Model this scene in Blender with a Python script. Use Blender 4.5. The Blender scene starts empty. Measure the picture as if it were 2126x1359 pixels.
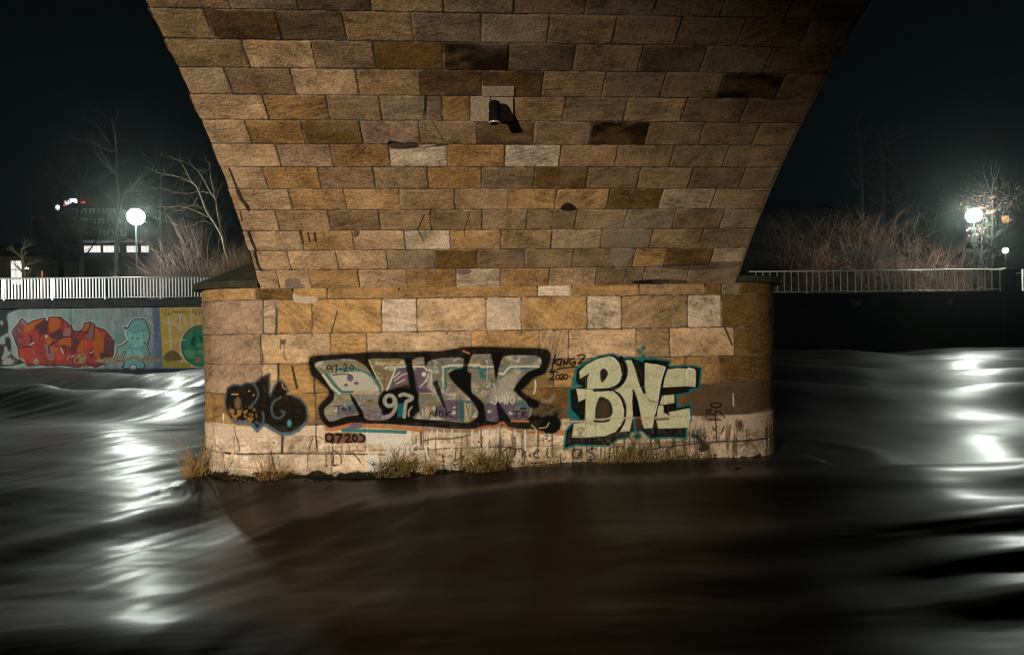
import bpy, bmesh, math, random
import numpy as np
from mathutils import Vector, Matrix
random.seed(7); RNG = np.random.default_rng(11)
sc = bpy.context.scene
COL = sc.collection

# ------------------------------------------------------------------ camera
S = 0.9                                   # metres per unit of the survey of the arch
F, CX, CY = 1356.7, 1063.0, 679.5          # focal length and centre in photo pixels (2126 px wide)
YAW, PIT, ROLL = -0.06643, -0.0000, -0.01499
CZ = 1.95                                 # camera height over the river
cr, sr = math.cos(ROLL), math.sin(ROLL); cy_, sy_ = math.cos(YAW), math.sin(YAW)
def ray(px, py):
    x = (px - CX) / F; y = -(py - CY) / F
    X = x * cr - y * sr; Z = x * sr + y * cr
    return np.array([X * cy_ - sy_, X * sy_ + cy_, Z])
def at(px, py, Y=None, z=None, X=None):
    """point seen at a place of the survey photo, at depth Y, height z or side X"""
    r = ray(px, py)
    if Y is not None: t = Y / r[1]
    elif z is not None: t = (z - CZ) / r[2]
    else: t = X / r[0]
    return Vector((r[0] * t, r[1] * t, CZ + r[2] * t))
def proj(P):
    P = np.asarray(P, float); x, y, z = P[..., 0], P[..., 1], P[..., 2] - CZ
    X = x * cy_ + y * sy_; Y = -x * sy_ + y * cy_
    a = X / Y; b = z / Y
    u = a * cr + b * sr; v = -a * sr + b * cr
    return CX + F * u, CY - F * v
cam_d = bpy.data.cameras.new("camera"); cam = bpy.data.objects.new("camera", cam_d); COL.objects.link(cam)
cam_d.sensor_width = 36.0; cam_d.lens = 36.0 * F / 2126.0; cam_d.clip_start = 0.05; cam_d.clip_end = 3000
right = Vector((cr * cy_, cr * sy_, sr)); up = Vector((-sr * cy_, -sr * sy_, cr)); fwd = Vector((-sy_, cy_, 0))
m = Matrix((right, up, -fwd)).transposed().to_4x4(); m.translation = (0, 0, CZ); cam.matrix_world = m
sc.camera = cam

# ------------------------------------------------------------------ night sky, exposure
w = bpy.data.worlds.new("World"); sc.world = w; w.use_nodes = True
bg = w.node_tree.nodes["Background"]; bg.inputs[0].default_value = (0.0015, 0.0027, 0.0033, 1); bg.inputs[1].default_value = 1.0
sc.view_settings.view_transform = 'Standard'; sc.view_settings.look = 'None'
sc.view_settings.exposure = 0.0; sc.view_settings.gamma = 1.0; sc.view_settings.use_curve_mapping = False
sc.cycles.use_denoising = True; sc.cycles.filter_width = 1.05
sc.cycles.max_bounces = 6; sc.cycles.diffuse_bounces = 3; sc.cycles.glossy_bounces = 4; sc.cycles.transmission_bounces = 4
sc.cycles.transparent_max_bounces = 6; sc.cycles.volume_bounces = 0
sc.cycles.sample_clamp_indirect = 3.0

# ------------------------------------------------------------------ lamps outside the picture, on the near bank
def point_light(name, loc, power, col, radius=0.12):
    d = bpy.data.lights.new(name, 'POINT'); d.energy = power; d.color = col; d.shadow_soft_size = radius
    o = bpy.data.objects.new(name, d); o.location = loc; COL.objects.link(o); return o
KEY = point_light("lamp_light", (-6.6, -5.6, 2.75), 10500, (1.0, 0.82, 0.60), 0.10)
KEY.data.type = 'SPOT'; KEY = bpy.data.objects[KEY.name]; KEY.data.spot_size = math.radians(50); KEY.data.spot_blend = 1.0
KEY.rotation_euler = Vector((math.sin(math.radians(23)), math.cos(math.radians(23)), math.tan(math.radians(-9)))).to_track_quat('-Z', 'Y').to_euler()
BANK = point_light("lamp_light", (-36.0, 17.0, 7.0), 21000, (0.97, 1.0, 0.95), 0.2)
BANK.data.type = 'SPOT'; BANK = bpy.data.objects[BANK.name]; BANK.data.spot_size = math.radians(74); BANK.data.spot_blend = .7
BANK.rotation_euler = (Vector((-19.5, 37.5, 5.2)) - BANK.location).to_track_quat('-Z', 'Y').to_euler()

# ------------------------------------------------------------------ small tools
def tag(o, label=None, cat=None, group=None, kind=None):
    if label: o["label"] = label
    if cat: o["category"] = cat
    if group: o["group"] = group
    if kind: o["kind"] = kind
    return o
def empty(name, loc=(0, 0, 0), **k):
    o = bpy.data.objects.new(name, None); o.location = loc; COL.objects.link(o); return tag(o, **k)
def wpos(o):
    p = Vector((0, 0, 0))
    while o is not None: p += o.location; o = o.parent
    return p
def mobj(name, verts, faces, mat=None, parent=None, smooth=False, **k):
    me = bpy.data.meshes.new(name)
    V = np.asarray(verts, float)
    if parent is not None: V = V - np.array(wpos(parent))
    me.from_pydata([tuple(v) for v in V], [], [tuple(f) for f in faces]); me.update()
    if smooth: me.polygons.foreach_set("use_smooth", [True] * len(me.polygons))
    o = bpy.data.objects.new(name, me); COL.objects.link(o)
    if mat: me.materials.append(mat)
    if parent is not None: o.parent = parent
    return tag(o, **k)
class MB:
    """collects boxes, tubes and ribbons into one mesh (world coordinates)"""
    def __init__(s): s.v = []; s.f = []; s.n = 0
    def add(s, V, Fc):
        s.v.extend([tuple(map(float, p)) for p in V]); s.f.extend([tuple(i + s.n for i in q) for q in Fc]); s.n += len(V)
    def box(s, a, b):
        x0, y0, z0 = a; x1, y1, z1 = b
        s.add([(x0,y0,z0),(x1,y0,z0),(x1,y1,z0),(x0,y1,z0),(x0,y0,z1),(x1,y0,z1),(x1,y1,z1),(x0,y1,z1)],
              [(0,3,2,1),(4,5,6,7),(0,1,5,4),(1,2,6,5),(2,3,7,6),(3,0,4,7)])
    def tube(s, pts, rad, n=6, cap=True):
        pts = [Vector(p) for p in pts]; m_ = len(pts)
        if not hasattr(rad, '__len__'): rad = [rad] * m_
        V = []; ref = Vector((0.13, 0.31, 0.94)).normalized()
        for i, p in enumerate(pts):
            d = (pts[min(i + 1, m_ - 1)] - pts[max(i - 1, 0)])
            if d.length < 1e-9: d = Vector((0, 0, 1))
            d.normalize(); u = d.cross(ref)
            if u.length < 1e-3: u = d.cross(Vector((1, 0, 0)))
            u.normalize(); q = d.cross(u)
            for k in range(n):
                a = 2 * math.pi * k / n
                V.append(p + (u * math.cos(a) + q * math.sin(a)) * rad[i])
        Fc = [(i * n + k, i * n + (k + 1) % n, (i + 1) * n + (k + 1) % n, (i + 1) * n + k) for i in range(m_ - 1) for k in range(n)]
        if cap: Fc += [tuple(range(n - 1, -1, -1)), tuple((m_ - 1) * n + k for k in range(n))]
        s.add(V, Fc)
    def lathe(s, c, prof, n=24, axis='z'):
        V = []
        for r, h in prof:
            for k in range(n):
                a = 2 * math.pi * k / n
                V.append((c[0] + r * math.cos(a), c[1] + r * math.sin(a), c[2] + h))
        Fc = [(i * n + k, i * n + (k + 1) % n, (i + 1) * n + (k + 1) % n, (i + 1) * n + k) for i in range(len(prof) - 1) for k in range(n)]
        s.add(V, Fc)
    def build(s, name, mat=None, parent=None, smooth=False, **k): return mobj(name, s.v, s.f, mat, parent, smooth, **k)

# ------------------------------------------------------------------ materials
def mat(name, col=(0.5, 0.5, 0.5), rough=0.8, metal=0.0, spec=0.4, noise=0.0, nscale=8.0, bump=0.0, bscale=30.0, emit=None, estr=0.0, attr=False):
    M = bpy.data.materials.new(name); M.use_nodes = True; N = M.node_tree.nodes; K = M.node_tree.links
    b = N["Principled BSDF"]; b.inputs["Base Color"].default_value = (*col, 1); b.inputs["Roughness"].default_value = rough
    b.inputs["Metallic"].default_value = metal; b.inputs["Specular IOR Level"].default_value = spec
    g = N.new("ShaderNodeNewGeometry"); src = None
    if attr:
        a = N.new("ShaderNodeVertexColor"); a.layer_name = "Col"; src = a.outputs[0]
    if noise > 0:
        t = N.new("ShaderNodeTexNoise"); t.inputs["Scale"].default_value = nscale; t.inputs["Detail"].default_value = 6; t.inputs["Roughness"].default_value = 0.65
        K.new(g.outputs["Position"], t.inputs["Vector"])
        r = N.new("ShaderNodeMapRange"); r.inputs[1].default_value = 0.25; r.inputs[2].default_value = 0.75
        r.inputs[3].default_value = 1 - noise; r.inputs[4].default_value = 1 + noise
        K.new(t.outputs[0], r.inputs[0])
        mx = N.new("ShaderNodeMix"); mx.data_type = 'RGBA'; mx.blend_type = 'MULTIPLY'; mx.inputs[0].default_value = 1
        if src is not None: K.new(src, mx.inputs[6])
        else: mx.inputs[6].default_value = (*col, 1)
        K.new(r.outputs[0], mx.inputs[7]); src = mx.outputs[2]
    if src is not None: K.new(src, b.inputs["Base Color"])
    if bump > 0:
        t2 = N.new("ShaderNodeTexNoise"); t2.inputs["Scale"].default_value = bscale; t2.inputs["Detail"].default_value = 5; t2.inputs["Roughness"].default_value = 0.7
        K.new(g.outputs["Position"], t2.inputs["Vector"])
        bn = N.new("ShaderNodeBump"); bn.inputs["Strength"].default_value = 1.0; bn.inputs["Distance"].default_value = bump
        K.new(t2.outputs[0], bn.inputs["Height"]); K.new(bn.outputs[0], b.inputs["Normal"])
    if emit: b.inputs["Emission Color"].default_value = (*emit, 1); b.inputs["Emission Strength"].default_value = estr
    return M
def lin(r, g, b):
    f = lambda c: ((c / 255 + 0.055) / 1.055) ** 2.4 if c > 10 else c / 255 / 12.92
    return np.array([f(r), f(g), f(b)])

# ------------------------------------------------------------------ numpy noise and painting
_T = RNG.random((16, 256, 256))
def vn(x, y, seed=0):
    T = _T[seed % 16]; xi = np.floor(x).astype(int); yi = np.floor(y).astype(int)
    fx = x - xi; fy = y - yi; fx = fx * fx * (3 - 2 * fx); fy = fy * fy * (3 - 2 * fy)
    a = T[yi & 255, xi & 255]; b = T[yi & 255, (xi + 1) & 255]; c = T[(yi + 1) & 255, xi & 255]; d = T[(yi + 1) & 255, (xi + 1) & 255]
    return (a * (1 - fx) + b * fx) * (1 - fy) + (c * (1 - fx) + d * fx) * fy
def fbm(x, y, seed=0, o=4):
    r = 0; a = 1; t = 0
    for i in range(o):
        r = r + a * vn(x * 2 ** i + 17.3 * i, y * 2 ** i + 9.1 * i, seed + i); t += a; a *= 0.55
    return r / t
def catmull(P, closed, n=8):
    P = np.asarray(P, float); m_ = len(P); out = []
    rng_ = range(m_ if closed else m_ - 1)
    for i in rng_:
        if closed: p0, p1, p2, p3 = P[i - 1], P[i], P[(i + 1) % m_], P[(i + 2) % m_]
        else: p0, p1, p2, p3 = P[max(i - 1, 0)], P[i], P[i + 1], P[min(i + 2, m_ - 1)]
        for k in range(n):
            t = k / n
            out.append(0.5 * ((2 * p1) + (-p0 + p2) * t + (2 * p0 - 5 * p1 + 4 * p2 - p3) * t * t + (-p0 + 3 * p1 - 3 * p2 + p3) * t ** 3))
    if not closed: out.append(P[-1])
    return np.array(out)
class Canvas:
    """albedo and relief of a wall, laid out on the wall; x0,y0..x1,y1 are survey units, s samples per unit"""
    def __init__(c, x0, y0, x1, y1, s):
        c.x0, c.y0, c.s = x0, y0, s; c.w = int((x1 - x0) * s); c.h = int((y1 - y0) * s)
        c.rgb = np.zeros((c.h, c.w, 3)); c.hgt = np.zeros((c.h, c.w))
        c.X, c.Y = np.meshgrid(x0 + (np.arange(c.w) + 0.5) / s, y0 + (np.arange(c.h) + 0.5) / s)
        c.O = (0, 0, 1)
    def T(c, P):
        ox, oy, k = c.O; return [(ox + p[0] / k, oy + p[1] / k) for p in P]
    def _win(c, P, pad):
        P = np.asarray(P); a = np.clip(((P.min(0) - pad - (c.x0, c.y0)) * c.s).astype(int), 0, (c.w, c.h)); b = np.clip(((P.max(0) + pad - (c.x0, c.y0)) * c.s).astype(int) + 1, 0, (c.w, c.h))
        return slice(a[1], b[1]), slice(a[0], b[0])
    def _dist(c, P, X, Y, closed):
        d = np.full(X.shape, 1e9); m_ = len(P)
        for i in range(m_ if closed else m_ - 1):
            ax, ay = P[i]; bx, by = P[(i + 1) % m_]; dx, dy = bx - ax, by - ay; L = dx * dx + dy * dy + 1e-12
            t = np.clip(((X - ax) * dx + (Y - ay) * dy) / L, 0, 1)
            d = np.minimum(d, (X - ax - t * dx) ** 2 + (Y - ay - t * dy) ** 2)
        return np.sqrt(d)
    def fill(c, P, col, op=1.0, soft=0.7, smooth=0, wear=0.0, grow=0.0, mod=None, hg=None):
        P = c.T(P); P = catmull(P, True, smooth) if smooth else np.asarray(P)
        sy, sx = c._win(P, soft + grow + 1); X, Y = c.X[sy, sx], c.Y[sy, sx]
        if X.size == 0: return
        ins = np.zeros(X.shape, bool); m_ = len(P)
        for i in range(m_):
            (ax, ay), (bx, by) = P[i], P[(i + 1) % m_]
            if ay != by: ins ^= ((ay > Y) != (by > Y)) & (X < (bx - ax) * (Y - ay) / (by - ay) + ax)
        d = c._dist(P, X, Y, True); d = np.where(ins, -d, d) - grow
        c._put(sy, sx, np.clip(0.5 - d / (2 * soft), 0, 1), col, op, wear, mod, hg)
    def line(c, P, wd, col, op=1.0, soft=0.6, smooth=0, wear=0.0, closed=False, mod=None, hg=None):
        P = c.T(P); wd = wd / c.O[2]; P = catmull(P, closed, smooth) if smooth else np.asarray(P)
        sy, sx = c._win(P, soft + wd + 1); X, Y = c.X[sy, sx], c.Y[sy, sx]
        if X.size == 0: return
        d = c._dist(P, X, Y, closed and not smooth) - wd / 2
        c._put(sy, sx, np.clip(0.5 - d / (2 * soft), 0, 1), col, op, wear, mod, hg)
    def dot(c, x, y, rx, ry, col, op=1.0, soft=0.7, wear=0.0, ring=0, **k):
        P = [(x + rx * math.cos(a), y + ry * math.sin(a)) for a in np.linspace(0, 2 * math.pi, 21)[:-1]]
        if ring: c.line(P + [P[0]], ring, col, op, soft, wear=wear, **k)
        else: c.fill(P, col, op, soft, wear=wear, **k)
    def _put(c, sy, sx, a, col, op, wear, mod=None, hg=None):
        X, Y = c.X[sy, sx], c.Y[sy, sx]
        if wear:
            n = fbm(X / 3.1, Y / 2.3, 5, 4); a = a * np.clip((n - wear * 0.62) * 14 + 0.5, 0, 1)
        if mod is not None: a = a * mod(X, Y)
        a = a * op * (0.9 + 0.1 * fbm(X / 6, Y / 6, 3, 2))
        if col is not None: c.rgb[sy, sx] = c.rgb[sy, sx] * (1 - a[..., None]) + np.asarray(col) * a[..., None]
        if hg is not None: c.hgt[sy, sx] += hg * a
    def sample(c, x, y):
        u = np.clip((x - c.x0) * c.s - 0.5, 0, c.w - 1.001); v = np.clip((y - c.y0) * c.s - 0.5, 0, c.h - 1.001)
        i = u.astype(int); j = v.astype(int); fu = (u - i); fv = (v - j); out = []
        for A in (c.rgb, c.hgt):
            q, r_ = (fu[..., None], fv[..., None]) if A.ndim == 3 else (fu, fv)
            out.append((A[j, i] * (1 - q) + A[j, i + 1] * q) * (1 - r_) + (A[j + 1, i] * (1 - q) + A[j + 1, i + 1] * q) * r_)
        return out
def grid_mesh(name, P, rgb, material, parent=None, smooth=True, flip=False, **k):
    """P (h,w,3) world points, rgb (h,w,3)"""
    if parent is not None: P = P - np.array(wpos(parent))
    h, w_ = P.shape[:2]; me = bpy.data.meshes.new(name); n = h * w_
    me.vertices.add(n); me.vertices.foreach_set("co", P.reshape(-1).astype(np.float32))
    I = np.arange(n).reshape(h, w_); q = np.stack([I[:-1, :-1], I[1:, :-1], I[1:, 1:], I[:-1, 1:]], -1).reshape(-1, 4)
    if flip: q = q[:, ::-1]
    nf = len(q); me.loops.add(nf * 4); me.polygons.add(nf)
    me.loops.foreach_set("vertex_index", q.reshape(-1).astype(np.int32))
    me.polygons.foreach_set("loop_start", np.arange(0, nf * 4, 4, dtype=np.int32))
    me.polygons.foreach_set("use_smooth", np.full(nf, smooth, bool))
    me.update(calc_edges=True); me.validate()
    if rgb is not None:
        ca = me.color_attributes.new("Col", 'FLOAT_COLOR', 'POINT')
        ca.data.foreach_set("color", np.concatenate([rgb, np.ones((h, w_, 1))], -1).reshape(-1).astype(np.float32))
    me.materials.append(material); o = bpy.data.objects.new(name, me); COL.objects.link(o)
    if parent is not None: o.parent = parent
    return tag(o, **k)
# ================================================================== STONE BRIDGE
TONE = {k: np.array(v) for k, v in dict(
    L=(.46,.335,.215), l=(.40,.31,.22), W=(.52,.44,.36), w=(.50,.40,.31), O=(.32,.200,.085), o=(.31,.215,.120), M=(.30,.215,.125),
    m=(.235,.165,.105), P=(.31,.225,.165), p=(.24,.175,.125), g=(.25,.20,.14), D=(.095,.055,.028), E=(.16,.095,.035), K=(.022,.014,.010), d=(.13,.095,.062), B=(.39,.25,.115)).items()}
def block(c, xa, xb, ya, yb, tone, seed, jw=1.25, depth=1.0):
    i0 = max(int((ya - c.y0 - 3) * c.s), 0); i1 = min(int((yb - c.y0 + 3) * c.s) + 1, c.h); j0 = max(int((xa - c.x0 - 3) * c.s), 0); j1 = min(int((xb - c.x0 + 3) * c.s) + 1, c.w)
    if i1 <= i0 or j1 <= j0: return
    sl = (slice(i0, i1), slice(j0, j1)); X, Y = c.X[sl], c.Y[sl]; r = random.Random(seed)
    jx = (fbm(X / 7, Y / 7, 1, 3) - .5) * 2.6; jy = (fbm(X / 8, Y / 6, 7, 3) - .5) * 2.4
    x, y = X + jx, Y + jy
    dx = np.minimum(x - xa, xb - x); dy = np.minimum(y - ya, yb - y)
    rr = 4.0; d = rr - np.hypot(np.maximum(rr - dx, 0), np.maximum(rr - dy, 0)); d = np.where((dx > rr) | (dy > rr), np.minimum(dx, dy), d)
    ang = r.uniform(-.35, .35) if r.random() < .7 else r.uniform(-1.2, 1.2); ox, oy = r.uniform(0, 200), r.uniform(0, 200)
    ca, sa = math.cos(ang), math.sin(ang); u = (x * ca + y * sa) + ox; v = (-x * sa + y * ca) + oy
    v2 = v + 5 * fbm(u / 25, v / 25, 2, 2)
    low = fbm(x / 38 + ox, y / 30 + oy, 4, 3); bed = fbm(u / 34, v2 / r.uniform(2.4, 4.2), 6, 4); fine = fbm(x / 1.6, y / 1.3, 9, 2); med = fbm(x / 6 + ox, y / 5, 8, 3)
    k = 1 + 1.0 * (low - .5) + r.uniform(.45, 1.0) * (bed - .5) + .62 * (fine - .5) + .7 * (med - .5)
    k *= r.uniform(.92, 1.08)
    alt = TONE['O'] if tone in 'LlMmoBW' else TONE['P'] if tone == 'O' else TONE['m']
    base = TONE[tone]; am = np.clip((fbm(x / 30 + oy, y / 16 + ox, 11, 3) - .56) * 6, 0, 1) * r.uniform(.0, .45) * (0.35 if tone in 'WDKE' else 1)
    col = base * (1 - am[..., None]) + alt * base.mean() / alt.mean() * am[..., None]
    if tone in 'DKE':                                                  # soot and wet staining drifting over the block
        s_ = np.clip((fbm(x / 45 + ox, y / 24 + oy, 12, 2) - .38) * 4, 0, 1); col = col * (1 - s_[..., None] * .55) + TONE['E'] * (s_[..., None] * .55)
    if r.random() < .3:
        wh = np.clip((fbm(u / 60, v2 / 5, 13, 3) - .64) * 9, 0, 1) * .55; col = col * (1 - wh[..., None]) + TONE['w'] * base.mean() * 2.6 * wh[..., None]
    rgb = col * k[..., None]
    pit = np.clip((vn(x / 2.2, y / 1.7, 14) - .93) * 12, 0, 1) * (fbm(x / 20, y / 20, 10, 2) > .5); rgb = rgb * (1 - .6 * pit[..., None])
    jn = jw * (0.75 + .7 * fbm(X / 40, Y / 40, 3, 2))
    a = np.clip((d - jn) / 1.0 + .5, 0, 1)
    inside = (d > -1.2)
    mort = np.array((.070, .060, .050)) * (0.6 + .9 * fbm(X / 5, Y / 5, 15, 3))[..., None]
    pale = np.clip((fbm(X / 30, Y / 30, 12, 2) - .55) * 9, 0, 1)[..., None] ; mort = mort * (1 - pale) + np.array((.26, .2, .15)) * pale
    out = rgb * a[..., None] + mort * (1 - a[..., None])
    edge = np.clip(1 - (d - jn) / 4, 0, 1)
    h = a * (depth * .011 - .004 * edge ** 2 + .006 * (low - .5) + .006 * (med - .5) + .006 * (fine - .5) + .003 * (bed - .5) + r.uniform(-.002, .003)) - pit * .003
    c.rgb[sl] = np.where(inside[..., None], out, c.rgb[sl]); c.hgt[sl] = np.where(inside, h, c.hgt[sl])

# ---- survey of the courses of the arch (photo pixels): the course lines, then joints and stone kinds
LN_L = [(309,20),(341,80),(369.5,141.3),(392,195),(414,245),(435,296),(453.8,343.3),(471,387.3),(486,431),(498.5,473),(511,515.5),(525.3,553.7),(541.6,596.8)]
LN_R = [(1784,40.5),(1753,99.7),(1720.5,153.3),(1691,204),(1662.5,253),(1641,299.3),(1622.7,345.2),(1604.5,387.3),(1587.3,429.4),(1572,468.5),(1557,507.8),(1541.6,546),(1526,588)]
XL = -2.97985 * S; WID = 7 * S; XR = XL + WID
prof = []
for a, b in zip(LN_L, LN_R):
    ra, rb = ray(*a), ray(*b); A = ra * (XL / ra[0]); B = rb * (XR / rb[0]); M_ = (A + B) / 2; prof.append((M_[1], CZ + M_[2]))
prof = np.array(prof)
# circle through the surveyed profile
A_ = np.c_[2 * prof[:, 0], 2 * prof[:, 1], np.ones(len(prof))]; sol = np.linalg.lstsq(A_, (prof ** 2).sum(1), rcond=None)[0]
CYc, CZc = sol[0], sol[1]; RAD = math.sqrt(sol[2] + CYc ** 2 + CZc ** 2)
th = np.arctan2(prof[:, 1] - CZc, prof[:, 0] - CYc)            # angle of each course line, falling towards the pier
DTH = (th[0] - th[-1]) / 12.0
YP = CYc + RAD * math.cos(th[-1]); ZSPR = CZc + RAD * math.sin(th[-1])
print("ARCH R", RAD, "centre", CYc, CZc, "spring", YP, ZSPR, "angles", np.degrees(th[0]), np.degrees(th[-1]))
ROWS = [  # joints at mid course (px), kinds
 ([470,613,768,921,1069,1219,1364,1506,1644], "MgdMgmgggg"),
 ([434,579,715,857,999,1139,1276,1409,1539,1673], "MDdopgMmmmg"),
 ([511,652,778,920,1056,1192,1330,1461,1594], "MLmEKdmdpm"),
 ([475,609,742,873,1001,1127,1254,1377,1496,1621], "lmLoDDopmKm"),
 ([552,681,790,885,919,976,1064,1172,1299,1420,1544], "LOmgpOWomMmm"),
 ([516,630,750,871,991,1109,1227,1343,1457,1570], "LOEPmDmKmmo"),
 ([578,689,809,929,1048,1163,1280,1395,1507], "LPOWOWooMM"),
 ([551,663,777,888,1000,1109,1219,1326,1434,1541], "LOmMOmEmMmM"),
 ([603,717,830,944,1055,1154,1263,1372,1481], "LBBMMBBElM"),
 ([576,684,788,895,1001,1094,1195,1299,1400,1499], "LMmMmMmMgmg"),
 ([524,627,734,840,935,1040,1145,1249,1352,1455], "lLBLWBMlpMm"),
 ([534,600,700,803,902,992,1090,1189,1316,1382,1478], "gLLLgEmmmBEl"),
 ([577,644,745,846,947,1039,1140,1237,1336,1428], "LLBLOWBLmgm")]
RU = 1200.0; RH = 57.0
CA = Canvas(0, -3 * RH, RU, 12 * RH, 1.6)
def xjoint(px, v):
    """photo x of a joint at course coordinate v -> position across the barrel"""
    a = np.array(LN_L); b = np.array(LN_R)
    vi = min(max(v, 0), 12); y = 0.5 * (np.interp(vi, range(13), a[:, 1]) + np.interp(vi, range(13), b[:, 1]))
    t = th[0] - DTH * v; r = ray(px, y); Yw = CYc + RAD * math.cos(t); return (r[0] * Yw / r[1] - XL) / WID * RU
for k in range(-3, 12):
    if k >= -1: js, kinds = ROWS[k + 1]; xs = [xjoint(p, k + .5) for p in js]
    else:
        js = None; xs = list(np.arange(60 + 60 * (k % 2), RU - 40, 118) + RNG.normal(0, 8, len(np.arange(60 + 60 * (k % 2), RU - 40, 118)))); kinds = "".join(random.choice("MmgoPdO") for _ in range(len(xs) + 1))
    xs = [-4] + xs + [RU + 4]
    for i in range(len(xs) - 1):
        block(CA, xs[i], xs[i + 1], k * RH, (k + 1) * RH, kinds[i] if i < len(kinds) else 'm', 100 * k + i + 5000)
def A2(px, py):
    """photo pixel -> arch canvas"""
    a = np.array(LN_L); b = np.array(LN_R); f_ = (px - 300) / 1500.0; ys = a[:, 1] * (1 - f_) + b[:, 1] * f_
    v = np.interp(py, ys, range(13)); return (xjoint_at(px, py, v), v * RH)
def xjoint_at(px, py, v):
    t = th[0] - DTH * v; r = ray(px, py); Yw = CYc + RAD * math.cos(t); return (r[0] * Yw / r[1] - XL) / WID * RU
CRK = np.array((.035, .030, .028))
def aline(P, wd, col=CRK, **k): CA.line([A2(*p) for p in P], wd, col, **k)
def afill(P, col, **k): CA.fill([A2(*p) for p in P], col, **k)
for P, wd in [([(476,347),(484,366),(492,386)],5),([(494,391),(502,408),(512,420),(516,430)],9),([(516,474),(524,495),(532,514)],6),([(529,517),(535,540),(543,553)],6),
              ([(899,250),(912,272),(922,290)],2.5),([(881,440),(872,460),(866,472)],2.5),([(869,474),(876,485),(880,495)],3),([(976,434),(970,455),(964,470),(966,485)],2),
              ([(1299,456),(1275,462),(1258,468)],4),([(1316,516),(1312,530),(1300,540),(1292,548)],3),([(1304,392),(1307,405)],3),([(499,434),(504,452)],3),([(886,197),(884,215),(881,238)],4),
              ([(625,474),(630,500)],4),([(639,476),(644,495)],4),([(653,476),(656,494)],5)]:
    aline(P, wd, smooth=4, hg=-.006)
afill([(808,291),(838,294),(870,294),(872,304),(925,296),(926,301),(870,305),(840,308),(812,306)], (.04,.035,.03), smooth=4, hg=-.02)
afill([(1382,545),(1440,540),(1535,538),(1535,550),(1450,556),(1385,552)], (.07,.055,.05), smooth=4, op=.8, hg=-.012)
afill([(1166,424),(1176,416),(1184,417),(1195,424),(1196,431),(1182,434),(1168,432)], (.012,.011,.01), smooth=4, hg=-.01)
afill([(1312,582),(1345,578),(1380,577),(1425,580),(1424,590),(1380,590),(1330,589)], (.012,.010,.009), smooth=3, hg=-.02)
afill([(735,474),(747,474),(744,484),(736,487)], CRK, smooth=3, hg=-.01)
afill([(592,574),(600,570),(616,571),(625,580),(632,592),(596,594)], (.24,.2,.16), smooth=4, wear=.25)      # cement patches
afill([(1256,466),(1298,444),(1335,452),(1338,466),(1335,505),(1252,508)], (.25,.2,.165), smooth=3, wear=.35)
afill([(1268,512),(1316,512),(1312,528),(1294,546),(1275,546)], (.28,.23,.185), smooth=3, wear=.3)
afill([(512,501),(524,501),(528,513),(514,513)], (.5,.45,.38), op=.9)
afill([(948,552),(976,552),(976,560),(962,563),(950,560)], (.2,.15,.12), smooth=4, wear=.3)
for x, y in [(468,19),(584,22),(712,26),(857,26),(449,80),(579,80),(722,82),(861,84),(467,139),(600,139),(739,139),(873,147),(1001,196),(1131,147),(1260,145),(918,195),(542,195),(616,197),(747,243),(629,248),(572,296),(637,297),(757,297),(872,294),(927,293),(1108,293),(561,388),(675,388),(602,391),(782,388),(828,384),(948,385),(1000,339),(1109,342),(576,473),(684,471),(593,514),(702,552),(1092,508),(1250,468),(1110,385),(1157,386),(1273,342),(1444,342),(1560,300),(1279,344),(1498,387),(1435,388),(1402,428),(1195,470)]:
    px, py = A2(x, y); CA.fill([(px + 7 * math.cos(a) * random.uniform(.6, 1.2), py + 6 * math.sin(a) * random.uniform(.6, 1.2)) for a in np.linspace(0, 6.28, 9)[:-1]], (.19,.155,.13), op=.75, smooth=3, soft=1.2, hg=.004)

# damp and soot drifting across the courses
X_, Y_ = CA.X, CA.Y
so = np.clip((fbm(X_ / 150, Y_ / 70, 3, 4) - .50) * 4, 0, 1) * .38 + np.clip((fbm(X_ / 16, Y_ / 130, 8, 4) - .60) * 7, 0, 1) * .22
CA.rgb = CA.rgb * (1 - so[..., None]) + CA.rgb * np.array((.55, .47, .40)) * so[..., None]
li = np.clip((fbm(X_ / 120, Y_ / 60, 9, 4) - .55) * 5, 0, 1)[..., None] * .25; CA.rgb = CA.rgb * (1 - li) + np.array((.40, .31, .21)) * li * (.7 + .6 * fbm(X_ / 3, Y_ / 3, 5, 2))[..., None] + 0
STONE = mat("sandstone", rough=.88, spec=.06, attr=True, noise=.24, nscale=42, bump=.016, bscale=48)
BR = empty("stone_bridge", (XL + WID / 2, YP + .9, 0), label="sandstone arch bridge with rounded river pier, underside lit warm from the left", cat="bridge")
def arch_pt(xf, t, off=0.0): return np.stack([XL + WID * xf, CYc + (RAD - off) * np.cos(t), CZc + (RAD - off) * np.sin(t)], -1)
nu, nv = 1400, 1050
u = np.linspace(0, 1, nu); v = np.linspace(-3, 12, nv); U, V = np.meshgrid(u, v)
rgb, hg = CA.sample(U * RU, V * RH); ed = np.clip(1 - np.minimum(U, 1 - U) * RU / 9, 0, 1); hg = hg * (1 - ed * .0) - .012 * ed ** 2
P = arch_pt(U, th[0] - DTH * V, 0.0); Nn = np.stack([0 * U, -np.cos(th[0] - DTH * V), -np.sin(th[0] - DTH * V)], -1)
P = P + Nn * (hg - .012)[..., None]
chip = ((fbm(V * 1.0 // 1 * 3.7 + 2, V * 0 + 5, 6, 1) - .5) * .022 + (fbm(V * 3, V * 0 + 1, 4, 2) - .5) * .014)
P[..., 0] += chip * (np.clip(1 - U * 60, 0, 1) * -1 + np.clip(1 - (1 - U) * 60, 0, 1))
grid_mesh("arch_barrel", P, rgb, STONE, BR, flip=True)
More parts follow.
